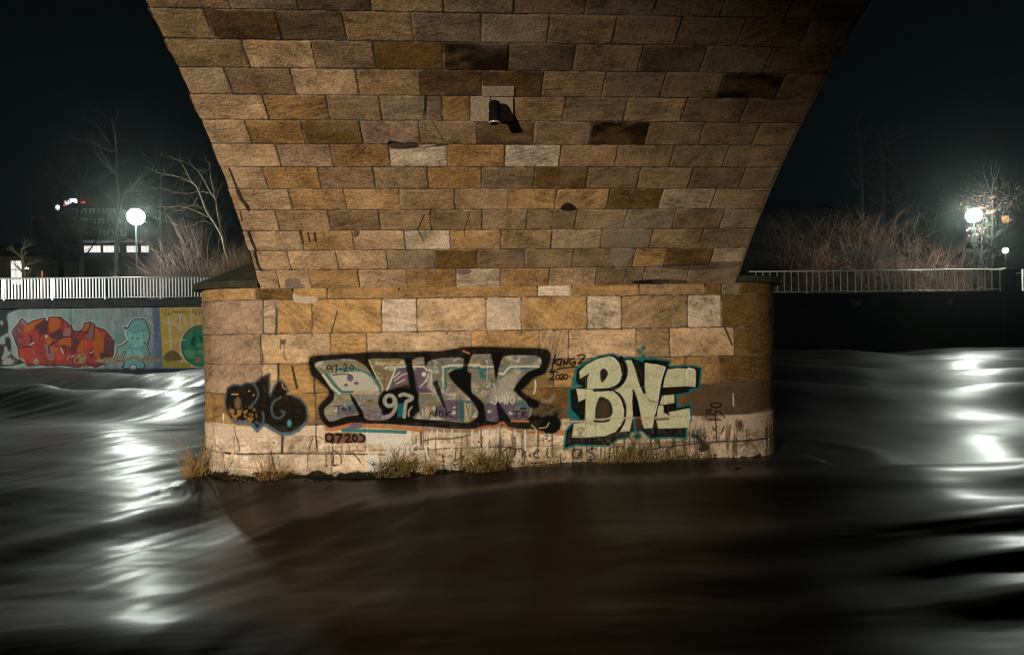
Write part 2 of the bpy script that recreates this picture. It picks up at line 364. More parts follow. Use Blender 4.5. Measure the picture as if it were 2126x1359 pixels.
# rest of the vault, over and behind the camera
PLAIN = mat("sandstone_plain", rough=.9, spec=.2, attr=True, noise=.3, nscale=9, bump=.008, bscale=40)
def coursed(nx, ny, seed):
    c = Canvas(0, 0, nx, ny, 1.0)
    return c
T0 = th[0] + DTH * 3; T1 = math.pi - th[-1]; nr = int((T1 - T0) / DTH) + 1
cv = Canvas(0, 0, RU, nr * RH, .35)
for k in range(nr):
    x = -4.0; i = 0
    while x < RU:
        x2 = x + random.uniform(95, 135); block(cv, x, min(x2, RU + 4), k * RH, (k + 1) * RH, random.choice("MmgoPdOml"), 9000 + k * 40 + i, jw=3); x = x2; i += 1
U, V = np.meshgrid(np.linspace(0, 1, 260), np.linspace(0, nr, int(nr * 12))); rgb, hg = cv.sample(U * RU, V * RH)
grid_mesh("arch_crown", arch_pt(U, T0 + V * DTH, 0.0) , rgb, PLAIN, BR)
ZD = 6.3                                                               # deck level
# second vault, from the pier to the far bank
YP2 = YP + 1.8
U, V = np.meshgrid(np.linspace(0, 1, 40), np.linspace(0, 1, 120)); T = th[-1] + (math.pi - 2 * th[-1]) * V
Q = arch_pt(U, T); Q[..., 1] = YP2 + (YP - Q[..., 1]); grid_mesh("arch_crown", Q, np.tile((.24, .17, .11), (*U.shape, 1)), PLAIN, BR, flip=True)
# spandrel walls with voussoir face, parapets and deck
def spandrel(X, nrm):
    mb = MB(); ring = MB(); o_ = nrm * .03
    for mir in (0, 1):
        ts = np.linspace(th[-1], math.pi - th[-1], 90); pts = [(CYc + RAD * math.cos(t), CZc + RAD * math.sin(t)) for t in ts]
        if mir: pts = [(YP2 + YP - y, z) for y, z in pts]
        for (y0, z0), (y1, z1) in zip(pts[:-1], pts[1:]):
            mb.add([(X, y0, z0), (X, y1, z1), (X, y1, ZD), (X, y0, ZD)], [(0, 1, 2, 3)])
    ymid = YP2 if True else 0
    mb.add([(X, YP, ZSPR), (X, YP2, ZSPR), (X, YP2, ZD), (X, YP, ZD)], [(0, 1, 2, 3)])
    return mb
for X, n_ in ((XL, -1), (XR, 1)): spandrel(X, n_).build("spandrel_wall", mat("spandrel_stone", (.2, .15, .1), noise=.3, nscale=3, bump=.01, bscale=20), BR)
dk = MB(); y0, y1 = CYc - (YP - CYc), YP2 + 2 * (YP - CYc)
dk.box((XL - .12, y0 - 3, ZD), (XR + .12, y1 + 3, ZD + .35)); dk.build("bridge_deck", bpy.data.materials["spandrel_stone"], BR)
for X in (XL - .1, XR - .25):
    p_ = MB(); p_.box((X, y0 - 3, ZD + .352), (X + .35, y1 + 3, ZD + 1.35)); p_.build("parapet", bpy.data.materials["spandrel_stone"], BR)
# ================================================================== RIVER PIER with its painted face
ZT = at(545, 597, Y=YP).z
AL, AR, BB = 1.03, 0.86, 0.90                                          # reach of the rounded ends, half thickness
UM = 150.0                                                             # canvas units per metre
fl = np.linspace(0, math.radians(125), 200)
def end_curve(a): 
    x = a * np.sin(fl); y = BB * (1 - np.cos(fl)); s_ = np.r_[0, np.cumsum(np.hypot(np.diff(x), np.diff(y)))]; return x, y, s_
eLx, eLy, eLs = end_curve(AL); eRx, eRy, eRs = end_curve(AR)
def plan(a, z):
    """arc position a (m, 0 at the left corner of the flat face) and height -> point and outward normal"""
    a = np.asarray(a, float); k = 1 - .05 * (1 - np.asarray(z) / ZT); W_ = WID
    xl = -np.interp(-a, eLs, eLx); yl = np.interp(-a, eLs, eLy); xr = np.interp(a - W_, eRs, eRx); yr = np.interp(a - W_, eRs, eRy)
    X = np.where(a < 0, XL + xl * k, np.where(a > W_, XR + xr * k, XL + a)); Y = YP + np.where(a < 0, yl, np.where(a > W_, yr, 0))
    fL = np.interp(-a, eLs, fl); fR = np.interp(a - W_, eRs, fl)
    nx = np.where(a < 0, -np.sin(fL) * BB / AL, np.where(a > W_, np.sin(fR) * BB / AR, 0)); ny = -np.where(a < 0, np.cos(fL), np.where(a > W_, np.cos(fR), 1)); n = np.hypot(nx, ny)
    return X, Y, nx / n, ny / n
_aa = np.linspace(-1.55, WID + 1.45, 3000)
def PM(px, py):
    """photo pixel -> pier canvas"""
    z = CZ - (py - 660) / 1357 * (YP + .1)
    X, Y, _, _ = plan(_aa, z); xs, ys = proj(np.stack([X, Y, X * 0 + z], -1)); o = np.maximum.accumulate(xs) ; j = np.argmax(xs >= px) if px < xs.max() else int(np.argmax(xs))
    a = _aa[j]; Yw = Y[j]; r = ray(px, py); zz = CZ + r[2] * Yw / r[1]
    return (a * UM, -zz * UM)
class PierCanvas(Canvas):
    def T(c, P):
        ox, oy, k = c.O; return [PM(ox + p[0] / k, oy + p[1] / k) for p in P]
CP = PierCanvas(-1.6 * UM, -(ZT + .02) * UM, (WID + 1.5) * UM, .35 * UM, 1.7)
def zz(y): return -at(545, y, Y=YP).z * UM
def jx_(px, y): return PM(px, y)[0]
TONE['T'] = np.array((.60, .50, .40)); TONE['t'] = np.array((.50, .40, .32))
PROWS = [(597, 622.6, [530,608,680,829,1116,1187,1327,1464,1499,1537], "BEBOOWBoEgE"),
 (622.6, 693.5, [547,573,648,793,866,1010,1083,1219,1291,1428,1498], "PlBBWLWBWMWE"),
 (693.5, 756, [542,687,762,979,1121,1181,1321,1391,1525], "PLBLBLLMLE"),
 (756, 818, [545,578,653,800,900,1010,1150,1290,1424,1492], "PLOOOLMOOOE"),
 (818, 884, [530,656,800,950,1100,1240,1380,1522], "OOOMOEEDD"),
 (884, 941, [488,587,658,760,880,1000,1120,1240,1360,1450,1530], "TTTTTTTTTttt"),
 (941, 1050, [466,560,690,830,960,1090,1210,1330,1450,1525], "TTTTTTTTttt")]
for r_, (ya, yb, js, kinds) in enumerate(PROWS):
    xs = [CP.x0 - 20] + [jx_(j, (ya + yb) / 2) for j in js] + [CP.x0 + CP.w / CP.s + 20]
    for i in range(len(xs) - 1): block(CP, xs[i], xs[i + 1], zz(ya), zz(yb), kinds[i], 300 + 20 * r_ + i, jw=.75 if r_ < 5 else .35, depth=.85)
# rubbed, sandy wear over the painted courses
X_, Y_ = CP.X, CP.Y
dirt = np.clip((Y_ - zz(800)) / 90, 0, 1) * np.clip((zz(884) - Y_) / 4, 0, 1) * np.clip((fbm(X_ / 90, Y_ / 14, 6, 4) - .42) * 5, 0, 1) * .55
CP.rgb = CP.rgb * (1 - dirt[..., None]) + np.array((.12, .075, .03)) * dirt[..., None]
BLK = np.array((.0042, .0050, .0056)); TEAL = np.array((.012, .15, .165)); PUR = np.array((.085, .065, .125)); WHT = np.array((.72, .72, .68)); CRM = np.array((.56, .60, .43)); GRY = np.array((.205, .22, .20)); KHK = np.array((.17, .155, .08)); ORG = np.array((.42, .17, .07))
c = CP
# pale render: ragged upper edge, holes, algae, damp foot
c.O = (0, 0, 1)
up_ = [(425,869),(437,871),(455,877),(488,881),(520,884),(560,884),(600,884),(640,883),(662,884)]
c.fill(up_ + [(700,900),(760,905),(760,915),(600,900),(430,890)], TONE['T'] * 1.02, op=.9, soft=1)
c.fill([(1425,860),(1440,868),(1452,866),(1462,878),(1474,881),(1484,866),(1500,868),(1505,862),(1530,860),(1560,858),(1600,846),(1602,880),(1430,890)], TONE['t'] * 1.02, soft=.8, smooth=3)
c.fill([(1440,800),(1600,790),(1600,846),(1560,857),(1530,859),(1505,861),(1490,864),(1483,869),(1470,873),(1455,865),(1435,858)], (.10,.07,.045), op=.75, soft=3, smooth=3)
g_ = np.clip((fbm(X_ / 26, Y_ / 50, 3, 4) - .47) * 5, 0, 1) * np.clip((Y_ - zz(905)) / 60, 0, 1) * np.clip((X_ - jx_(740, 950)) / 60, 0, 1)
c.rgb = c.rgb * (1 - .65 * g_[..., None]) + np.array((.15, .12, .05)) * .65 * g_[..., None]
st = np.clip((fbm(X_ / 5, Y_ / 60, 9, 4) - .55) * 9, 0, 1) * np.clip((Y_ - zz(890)) / 30, 0, 1) * (.25 + .75 * np.clip((X_ - jx_(800, 950)) / 80, 0, 1))
c.rgb = c.rgb * (1 - .75 * st[..., None]) + np.array((.035, .03, .018)) * .75 * st[..., None]
sp = np.clip((vn(X_ / 2.6, Y_ / 2.4, 12) - .70) * 9, 0, 1) * np.clip((fbm(X_ / 22, Y_ / 18, 7, 3) - .5) * 6, 0, 1) * (Y_ > zz(890)) * np.clip((X_ - jx_(860, 950)) / 60, .12, 1)
c.rgb = c.rgb * (1 - .9 * sp[..., None]) + np.array((.02, .018, .012)) * .9 * sp[..., None]; c.hgt -= .004 * sp
foot = np.clip((Y_ + .12 * UM + 26 * (fbm(X_ / 14, Y_ / 9, 2, 4) - .5)) / 5, 0, 1); c.rgb = c.rgb * (1 - foot[..., None]) + np.array((.022, .020, .012)) * foot[..., None]
# cracks
for P, w_ in [([(443,857),(446,890),(449,918),(455,925),(463,933),(466,940),(468,965),(470,985)],2.2),([(488,884),(491,900),(497,918),(500,936)],2.4),([(486,943),(484,958),(478,968),(473,978)],1.3),([(587,905),(587,925),(586,938)],5),([(563,936),(567,955),(571,975)],3),([(657,882),(657,905),(660,930)],2.4),
              ([(542,695),(541,712),(545,735),(546,753)],3),([(578,754),(579,770),(578,783)],4),([(607,760),(611,785),(617,806)],4),([(573,627),(575,655),(574,690)],4),([(701,645),(694,670),(688,690)],3),([(653,786),(653,818)],2.5),([(583,703),(583,725)],2),([(590,710),(591,740),(595,745)],2),([(1476,640),(1477,650)],2),([(1522,815),(1521,845)],2.5),([(1505,680),(1512,695),(1520,715)],5)]:
    c.line(P, w_ * .8, CRK * 1.3, smooth=4, wear=.24, hg=-.006)
c.line([(488,942),(560,941),(640,941),(700,941),(800,943)], 2.4, CRK, wear=.40, hg=-.004); c.line([(1330,934),(1420,922),(1500,916),(1590,909)], 2.6, CRK, wear=.38)
c.line([(470,939),(480,940)], 5, CRK, wear=.2); c.line([(1540,950),(1556,952),(1575,944)], 9, (.02,.02,.018), smooth=4, wear=.2)
c.fill([(555,623),(575,622),(580,630),(570,640),(560,630)], (.3,.24,.18), smooth=4); c.fill([(609,610),(625,616),(650,615),(660,622),(645,630),(620,628),(609,624)], (.48,.42,.34), smooth=3)
c.fill([(583,706),(593,704),(594,712),(584,715)], (.1,.09,.08), smooth=3)
for x, y in [(573,694),(648,694),(793,620),(866,620),(925,619),(1010,620),(1083,620),(1144,618),(1219,619),(1291,617),(1355,617),(866,690),(928,692),(1011,690),(1083,689),(1150,687),(1219,684),(1291,683),(1350,681),(1424,742),(1498,616),(1428,616)]:
    c.dot(x, y, 2.4, 2.2, (.07,.06,.05), soft=1, hg=-.003)
# -------- black throw-up on the left
c.O = (400, 680, 6.793)
TH = [(480,940),(500,850),(580,805),(690,815),(750,780),(850,785),(885,778),(970,700),(1083,650),(1082,940),(1100,962),(1150,840),(1220,742),(1290,790),(1345,880),(1320,935),(1400,955),(1520,1010),(1600,1110),(1620,1240),(1590,1350),(1500,1440),(1380,1492),(1250,1492),(1130,1430),(1040,1372),(990,1365),(920,1452),(850,1372),(750,1318),(650,1352),(560,1300),(520,1230),(480,1150),(465,1040)]
BLU = np.array((.050, .072, .095))
c.fill(TH, BLK * 2, op=.5, soft=3, grow=3); c.fill(TH, BLK, soft=.8); 
rust = lambda X, Y: np.clip((fbm(X / 5, Y / 4, 8, 4) - .50) * 14, 0, 1)
c.fill([(500,1110),(640,1140),(840,1120),(900,1240),(880,1330),(700,1330),(560,1260)], (.30,.16,.045), mod=rust, soft=3, smooth=3)
c.line([(550,938),(640,936)], 16, (.5,.33,.15), wear=.15); c.dot(800, 892, 14, 10, (.5,.35,.2)); c.dot(860, 950, 10, 10, (.5,.4,.3))
c.line(TH, 22, BLU, closed=True, wear=.22, soft=.9); c.line(TH[20:32], 42, BLU * 1.9, wear=.36, soft=1)
for P in ([(1250,975),(1150,1040),(1112,1130),(1140,1240),(1210,1275),(1270,1245),(1292,1195),(1255,1175)], [(860,795),(910,860),(925,950),(890,1030),(835,1095),(825,1130)], [(885,1330),(985,1360),(1000,1250),(985,1190)]):
    c.line(P, 30, BLU * 1.15, smooth=5, wear=.2, soft=.9)
c.dot(640, 1065, 45, 85, (.16,.09,.04)); c.dot(640, 1065, 48, 90, BLU * .7, ring=18); c.line([(1265,790),(1275,840),(1320,870)], 14, (.45,.25,.08), smooth=4)
c.dot(1365, 1345, 30, 45, (.10,.28,.30), soft=2); c.line([(438,1222),(438,1290)], 30, WHT, soft=.8); c.line([(440,1300),(445,1350)], 20, WHT, op=.5); c.dot(440, 1600, 34, 38, WHT, op=.65, soft=3)
c.line([(1210,500),(1212,600),(1215,700)], 16, CRK, wear=.2); c.line([(1405,545),(1440,680),(1480,840)], 26, CRK, smooth=3, op=.9); c.line([(1340,930),(1500,915),(1700,900)], 20, (.45,.27,.10), wear=.25)
# -------- the long black outlined piece
B_ = (880, 710, 6.473); A_o = (640, 710, 6.473)
def AtoB(P): return [(x - 1553.5, y) for x, y in P]
c.O = B_
OUT = AtoB([(20,210),(240,175),(600,150),(900,130),(1350,130),(1560,120)]) + [(200,120),(420,85),(560,62),(800,60),(1150,72),(1500,78),(1640,95),(1700,150),(1695,260),(1640,400),(1590,440),(1480,470),(1400,560),(1340,620),(1300,650),(1480,760),(1620,830),(1760,860),(1830,920),(1800,1000),(1840,1060),(1800,1200),(1640,1220),(1500,1170),(1250,1160),(1100,1130),(960,1110),(780,1155),(400,1160),(100,1135)] + AtoB([(1560,1130),(1100,1100),(760,1085),(700,1080),(500,1110),(300,1150),(240,1120),(160,1010),(140,880),(200,790),(280,700),(250,610),(120,500),(40,430)])
c.fill(OUT, BLK * 2.5, op=.55, soft=4, grow=3.2, smooth=3); c.fill(OUT, BLK, soft=1.2, smooth=3)
# the right tail is worn through
c.fill([(1340,700),(1480,790),(1640,850),(1800,880),(1820,1000),(1600,1010),(1450,950),(1380,820)], (.13,.10,.06), op=.85, soft=5, smooth=3, mod=lambda X, Y: np.clip((fbm(X/14, Y/10, 4, 4) - .36) * 5, 0, 1))
c.fill([(1400,560),(1500,500),(1640,430),(1680,560),(1640,700),(1500,760),(1350,660)], (.24,.15,.05), op=.8, soft=4, smooth=3, mod=lambda X, Y: np.clip((fbm(X/14, Y/6, 2, 4) - .35) * 5, 0, 1))
c.line([(1750,720),(1690,790),(1600,780)], 45, (.30,.28,.24), smooth=3, op=.6, soft=3)
def letter(P, col): c.fill(P, col, soft=.9, smooth=3)
mixA = lambda sd, t: (lambda X, Y: np.clip((fbm(X / 16, Y / 9, sd, 4) - t) * 7, 0, 1))
FILLS = []
c.O = A_o
L1 = [(85,290),(300,240),(560,230),(700,275),(800,360),(880,480),(960,600),(1000,655),(985,700),(940,800),(960,880),(990,930),(1000,1010),(1040,1045),(790,1035),(740,930),(690,860),(620,740),(558,690),(600,820),(640,900),(690,965),(500,1000),(290,1062),(215,910),(330,790),(350,680),(290,600),(190,440)]
L2 = [(815,235),(1000,222),(1270,226),(1310,300),(1350,560),(1370,630),(1200,600),(1020,655),(985,640),(930,530),(870,380)]
L3b = [(-153,240),(5,205),(12,330),(60,262),(200,222),(430,208),(540,228),(545,330),(450,350),(355,400),(340,450),(420,560),(560,690),(650,790),(710,880),(735,950),(680,1040),(560,1078),(300,1055),(0,1035),(-150,1012),(-100,900),(-60,640),(-130,400)]
L4b = [(640,180),(760,165),(900,165),(930,250),(950,420),(970,510),(1000,400),(1010,330),(1050,220),(1100,185),(1300,175),(1560,200),(1550,345),(1420,390),(1320,470),(1210,640),(1260,700),(1340,770),(1400,850),(1460,930),(1380,1035),(1180,1050),(1090,930),(1040,840),(980,790),(975,900),(1005,1040),(850,1045),(830,950),(820,850),(770,780),(690,720),(640,650),(635,430),(600,410),(590,340)]
for O_, P, bc in ((A_o, L1, GRY), (A_o, L2, KHK), (B_, L3b, GRY * .8), (B_, L4b, GRY * .9)):
    c.O = O_; letter(P, bc)
    for colr, sd, t in ((KHK, 1, .52), ((.34,.26,.20), 6, .56), ((.45,.45,.41), 9, .58), (TEAL * .8 + .05, 12, .64), (PUR, 4, .65), ((.30,.16,.09), 8, .66)):
        c.fill(P, colr, soft=.9, smooth=3, op=.85, mod=mixA(sd, t))
c.O = A_o
c.fill([(180,440),(260,330),(560,240),(720,290),(800,380),(700,350),(500,330),(330,380),(260,440)], KHK, op=.75, soft=2, smooth=3)
c.fill([(300,430),(420,410),(700,390),(820,450),(900,560),(950,660),(700,670),(460,660),(380,560)], (.46,.46,.42), op=.8, soft=2, smooth=3)
c.line([(240,430),(340,560),(460,668),(600,665)], 26, TEAL, wear=.22); c.line([(200,440),(320,600),(420,690)], 30, (.5,.48,.42), wear=.3)
c.line([(380,370),(600,350),(760,400),(880,480),(950,600),(970,680),(950,740)], 22, TEAL, smooth=4, wear=.25); c.line([(820,240),(900,420),(990,580),(1000,650)], 12, (.5,.48,.4), smooth=4, wear=.25)
c.fill([(640,710),(720,760),(800,880),(1000,900),(1010,1040),(800,1030),(740,900)], PUR * 1.2, op=.55, soft=4, smooth=3); c.fill([(420,880),(620,840),(680,950),(500,990),(400,1010)], PUR, op=.75, soft=3); c.fill([(500,840),(620,830),(640,870),(560,890)], TEAL, op=.7, soft=2)
for x, y, a, b in ((565,480,46,46),(648,550,34,24),(510,575,28,21)): c.dot(x, y, a, b, PUR * 1.25)
c.fill([(1180,370),(1330,330),(1345,560),(1200,600),(1110,640),(1130,520)], PUR, op=.85, soft=2, smooth=3); c.line([(1060,640),(1110,520),(1180,345),(1330,320)], 24, (.52,.50,.44), wear=.25); c.line([(1110,600),(1190,350),(1330,345)], 12, TEAL, wear=.2)
for P in ([(1160,520),(1260,440),(1330,420)], [(1180,560),(1300,500)], [(1150,480),(1230,400)]): c.line(P, 14, (.55,.45,.4), smooth=3, wear=.3)
c.fill([(1440,350),(1560,350),(1620,400),(1600,600),(1690,680),(1480,690),(1430,500)], PUR, op=.9, soft=2, smooth=3); c.dot(1556, 430, 30, 33, (.6,.6,.56)); c.dot(1587, 515, 14, 16, (.6,.6,.56)); c.line([(1400,325),(1560,330),(1600,380),(1665,380)], 20, (.55,.55,.5), wear=.2); c.line([(1500,600),(1570,530),(1620,420)], 16, (.5,.45,.4), smooth=3, wear=.2); c.line([(1655,390),(1660,580)], 26, (.5,.42,.38), wear=.25)
for x in (1535, 1580, 1610): c.line([(x,900),(x + 8,985)], 14, (.55,.53,.5), op=.8)
c.line([(1000,290),(1420,292),(1560,275)], 11, (.5,.30,.08), wear=.3); c.line([(600,685),(960,690)], 14, (.55,.32,.2), wear=.42); c.line([(1500,690),(1680,685)], 12, (.5,.35,.25), wear=.4)
# black strokes of the letters
c.fill([(1285,220),(1390,220),(1440,560),(1480,780),(1505,930),(1420,960),(1400,800),(1370,600),(1330,400)], BLK, soft=1.6)
c.fill([(1550,150),(1610,150),(1600,300),(1575,330),(1558,250)], BLK, soft=1.2); c.fill([(560,690),(600,740),(690,870),(760,1040),(690,1000),(640,870)], BLK, soft=1.6)
c.fill([(985,690),(1100,650),(1220,600),(1340,570),(1400,640),(1460,720),(1480,860),(1450,980),(1330,1030),(1200,1045),(1060,1040),(975,985),(1000,890),(945,830),(950,750)], BLK, soft=2.6, smooth=3)
c.dot(1095, 785, 68, 72, (.30,.30,.29), ring=48); c.line([(1165,760),(1178,860),(1120,970),(1010,1010)], 46, (.28,.28,.27), smooth=5); c.line([(1140,960),(1060,1015),(1000,990)], 40, (.24,.22,.30), smooth=4, op=.7)
c.line([(1235,715),(1290,700),(1390,735),(1380,770),(1320,800),(1300,880),(1290,1000)], 46, (.30,.30,.29), smooth=5); c.fill([(1200,830),(1280,820),(1270,1000),(1200,1010)], TEAL, op=.8, soft=2); c.dot(1085, 783, 32, 34, BLK)
c.line([(1390,870),(1350,930),(1355,990)], 22, (.35,.33,.28), smooth=3, op=.8)
def strokes(L, w_, col, **k):
    for P in L: c.line(P, w_, col, smooth=k.pop('smooth', 0) if False else 4, **k)
strokes([[(300,325),(270,312),(250,340),(268,365),(300,350),(306,325),(318,370),(330,410)], [(338,322),(385,306),(380,360),(374,415)], [(408,362),(448,352)], [(472,315),(498,290),(520,318),(500,360),(480,392),(540,386)], [(585,300),(612,340),(590,388),(560,345),(585,300)], [(640,383),(646,386)], [(676,385),(682,388)], [(332,440),(420,430),(520,430),(570,442)]], 15, BLK)
strokes([[(345,860),(470,850)], [(410,860),(405,960)], [(480,870),(455,890),(480,918),(520,905)], [(455,892),(500,888)], [(570,862),(545,880),(575,900),(550,925)], [(600,915),(606,918)]], 13, BLK * 1.5, wear=.18)
c.O = B_
c.line([(290,640),(290,352),(740,345),(772,372),(940,352)], 20, TEAL, wear=.18); c.line([(250,335),(360,312),(740,305),(780,330),(930,330)], 26, (.52,.50,.45), wear=.3); c.line([(262,350),(262,600)], 20, (.46,.44,.4), wear=.35)
c.line([(1030,490),(1080,440),(1160,350),(1300,345),(1460,348)], 22, TEAL, wear=.18); c.line([(1015,420),(1070,430),(1150,335),(1340,322),(1545,330)], 26, (.56,.54,.48), wear=.22)
c.fill([(735,360),(790,380),(830,480),(760,490)], TEAL * .8, op=.8, soft=2); c.fill([(900,500),(930,500),(920,620),(900,600)], TEAL * .7, op=.8, soft=2)
c.dot(390, 910, 210, 140, PUR, op=.88, soft=2); c.fill([(480,780),(620,800),(540,1070),(480,1070)], TEAL * .7, op=.8, soft=2); c.fill([(540,810),(640,830),(620,1050),(550,1060)], (.36,.34,.26), soft=1.5); c.line([(660,1000),(720,920)], 16, (.45,.45,.42)); c.line([(570,840),(600,940),(610,1030)], 14, (.12,.08,.05)); c.line([(610,850),(600,960)], 8, (.12,.08,.05))
c.fill([(820,850),(900,810),(980,790),(1280,820),(1400,930),(1350,1040),(830,1045)], PUR, op=.9, soft=2, smooth=3); c.fill([(1270,800),(1340,790),(1440,920),(1300,870)], TEAL * .9, op=.8, soft=2); c.dot(1290, 910, 80, 60, GRY, op=.5, soft=3, wear=.3)
c.fill([(900,680),(1000,620),(1180,640),(1260,700),(1180,780),(900,800)], (.40,.39,.36), op=.6, soft=4, smooth=3, wear=.2); c.fill([(1050,480),(1220,400),(1330,380),(1240,520),(1170,620),(1000,620)], (.45,.43,.38), op=.55, soft=4, smooth=3)
for x, y, r_ in ((410,875,18),(400,945,34),(135,885,28),(1165,950,30),(880,930,26),(848,257,18),(0,430,24),(30,515,16)): c.dot(x, y, r_, r_ * .85, (.52,.52,.49), op=.75, soft=1)
c.line([(848,270),(850,400),(845,560)], 7, (.4,.38,.34)); c.line([(1318,360),(1318,600)], 5, BLK)
c.fill([(115,545),(180,505),(215,600),(290,850),(298,905),(265,870),(190,720)], BLK, soft=1.2)
c.fill([(340,430),(400,375),(520,345),(545,150),(650,140),(590,330),(600,400),(640,425),(632,650),(700,720),(800,860),(840,1030),(740,1090),(735,950),(640,780),(540,680),(400,540)], BLK, soft=1.6, smooth=2)
c.fill([(890,130),(1090,130),(1010,330),(970,515),(945,350)], BLK, soft=1.2); c.fill([(975,790),(1000,800),(1080,920),(1190,1070),(1010,1060),(990,950)], BLK, soft=1.6)
c.fill([(1420,390),(1560,340),(1640,400),(1480,480),(1400,560),(1300,680),(1480,780),(1560,840),(1480,900),(1380,800),(1200,640),(1310,490)], BLK, soft=2.2, smooth=2)
strokes([[(70,1000),(110,940),(150,1000),(172,870)], [(172,870),(176,1010)], [(210,940),(215,1005),(265,985),(240,930),(200,925)], [(300,905),(295,1010)], [(380,930),(300,965),(400,1015)]], 15, BLK, wear=.1)
strokes([[(900,800),(960,830),(980,760),(960,720)], [(1010,730),(1020,800),(1050,790),(1050,720)], [(1085,830),(1080,720),(1120,830),(1130,715)], [(1190,720),(1215,770),(1190,825),(1160,775),(1190,720)]], 18, (.55,.55,.52), op=.85)
strokes([[(1180,935),(1300,925)], [(1250,930),(1245,1000),(1215,985)], [(1320,930),(1320,1010)], [(1320,935),(1370,940),(1330,970),(1385,1010)], [(1300,890),(1340,880),(1370,892),(1340,900),(1300,890)]], 15, BLK, wear=.1)
c.line([(1495,520),(1500,600),(1480,690)], 22, (.62,.60,.55), smooth=3); c.line([(530,120),(610,150)], 22, (.4,.16,.09), wear=.2)
c.fill([(1640,980),(1760,1000),(1840,1080),(1800,1200),(1640,1220),(1560,1120)], BLK, op=.95, soft=2, smooth=3, wear=.22); c.line([(1550,1150),(1640,1140),(1680,1080)], 12, (.5,.4,.25), smooth=3, wear=.2); c.line([(1450,1110),(1510,1170)], 14, (.5,.35,.12))
c.line([(1180,1055),(1400,1060)], 24, ORG, wear=.32); c.line([(730,1160),(850,1130),(960,1130),(1060,1080),(1130,1150),(1300,1200),(1600,1210)], 34, ORG * .8, smooth=3, wear=.36)
c.line([(0,1165),(300,1185),(600,1190),(740,1170)], 34, (.30,.16,.08), wear=.34); c.line([(60,1195),(640,1205)], 10, (.12,.22,.20), wear=.35)
c.fill([(1800,1180),(1900,1180),(1880,1250),(1760,1250)], ORG, wear=.36, soft=1)
for x, h_ in ((185,190),(275,80),(380,260),(490,110),(650,200),(745,60),(840,130),(1000,170),(1125,120),(1225,60),(1360,120),(1510,100),(110,40),(820,260),(850,330),(1360,260)):
    c.line([(x, 1185),(x - 4, 1185 + h_)], random.uniform(15, 30), (.62,.62,.62), op=.85, wear=.12)
c.O = A_o
c.fill([(200,1105),(300,1150),(430,1120),(560,1085),(700,1080),(700,1110),(560,1130),(430,1180),(330,1195),(240,1190)], ORG, soft=.8, wear=.2); c.line([(715,1118),(1100,1135),(1420,1165),(1540,1185)], 50, ORG, wear=.22); c.fill([(470,1180),(590,1090),(720,1085),(740,1150),(560,1165)], PUR * 1.6, wear=.22)
c.fill([(440,1195),(1330,1215),(1360,1300),(1290,1359),(820,1359),(760,1250),(470,1210)], (.62,.62,.60), op=.9, soft=1.2, wear=.26); c.line([(470,1180),(760,1185),(1100,1195),(1310,1205)], 44, TEAL * 1.1, wear=.1)
c.fill([(1330,1200),(1390,1190),(1380,1300),(1360,1359),(1310,1340)], (.66,.66,.64), op=.9, wear=.24, soft=1.5)
c.fill([(225,1215),(500,1205),(720,1215),(775,1260),(760,1340),(600,1352),(400,1359),(230,1345)], (.13,.065,.04), soft=1.6, wear=.16)
strokes([[(330,1260),(290,1225),(245,1250),(250,1310),(300,1330),(335,1280),(330,1240),(345,1300),(330,1350)], [(380,1235),(450,1240),(420,1300),(400,1350)], [(500,1250),(540,1235),(560,1275),(510,1330),(580,1330)], [(620,1240),(660,1280),(640,1335),(600,1290),(620,1240)], [(700,1230),(760,1270),(745,1330),(690,1335)]], 26, BLK)
c.O = (680, 860, 5.315)
for x, h_ in ((20,60),(60,130),(95,40),(160,60),(250,50),(330,30)): c.line([(x, 340),(x, 340 + h_ * 1.4)], 7, (.05,.03,.02), wear=.1)
strokes([[(60,350),(75,400),(140,440),(160,500),(150,540)], [(70,470),(60,550),(120,550)], [(290,430),(330,470),(370,525)], [(200,430),(290,425)], [(1420,360),(1410,480),(1420,500),(1500,455)], [(1510,450),(1470,540),(1455,600)], [(1270,440),(1275,520)], [(190,420),(180,470)]], 13, (.03,.025,.022), wear=.22)
strokes([[(930,400),(960,340),(1040,330)], [(930,395),(1000,420),(1060,410)], [(1080,350),(1110,480),(1130,490)], [(1085,345),(1170,335)], [(740,330),(760,380),(840,400)], [(560,280),(660,300)], [(440,380),(460,440)]], 20, (.66,.66,.64), wear=.25)
c.fill([(440,440),(560,430),(620,600),(520,640),(440,620)], (.66,.66,.64), wear=.36, soft=1.5); c.fill([(660,330),(900,340),(900,600),(760,600),(640,480)], (.66,.66,.64), wear=.42, soft=1.5); c.fill([(540,270),(860,260),(840,340),(600,340)], (.66,.66,.64), wear=.36, soft=1.5)
c.dot(1400, 548, 24, 8, BLK); c.line([(185,345),(188,480)], 12, (.66,.66,.64), op=.9); c.line([(1030,190),(1035,330)], 22, (.10,.08,.05), wear=.3)
c.line([(1060,290),(1180,265),(1330,265),(1480,245),(1570,220)], 18, (.14,.11,.05), smooth=3, wear=.36)
# the small tag left of the brown patch
c.O = (400, 840, 6.793); strokes([[(1660,460),(1690,440),(1800,450),(1850,480)], [(1745,450),(1750,560),(1770,640)], [(1700,460),(1640,640)], [(1630,700),(1630,880)], [(1885,690),(1885,860)], [(1995,690),(1990,850),(2030,850)]], 12, (.04,.035,.03), wear=.2)
c.dot(1150, 530, 14, 14, BLK * 2); c.dot(1890, 860, 12, 12, BLK * 2)
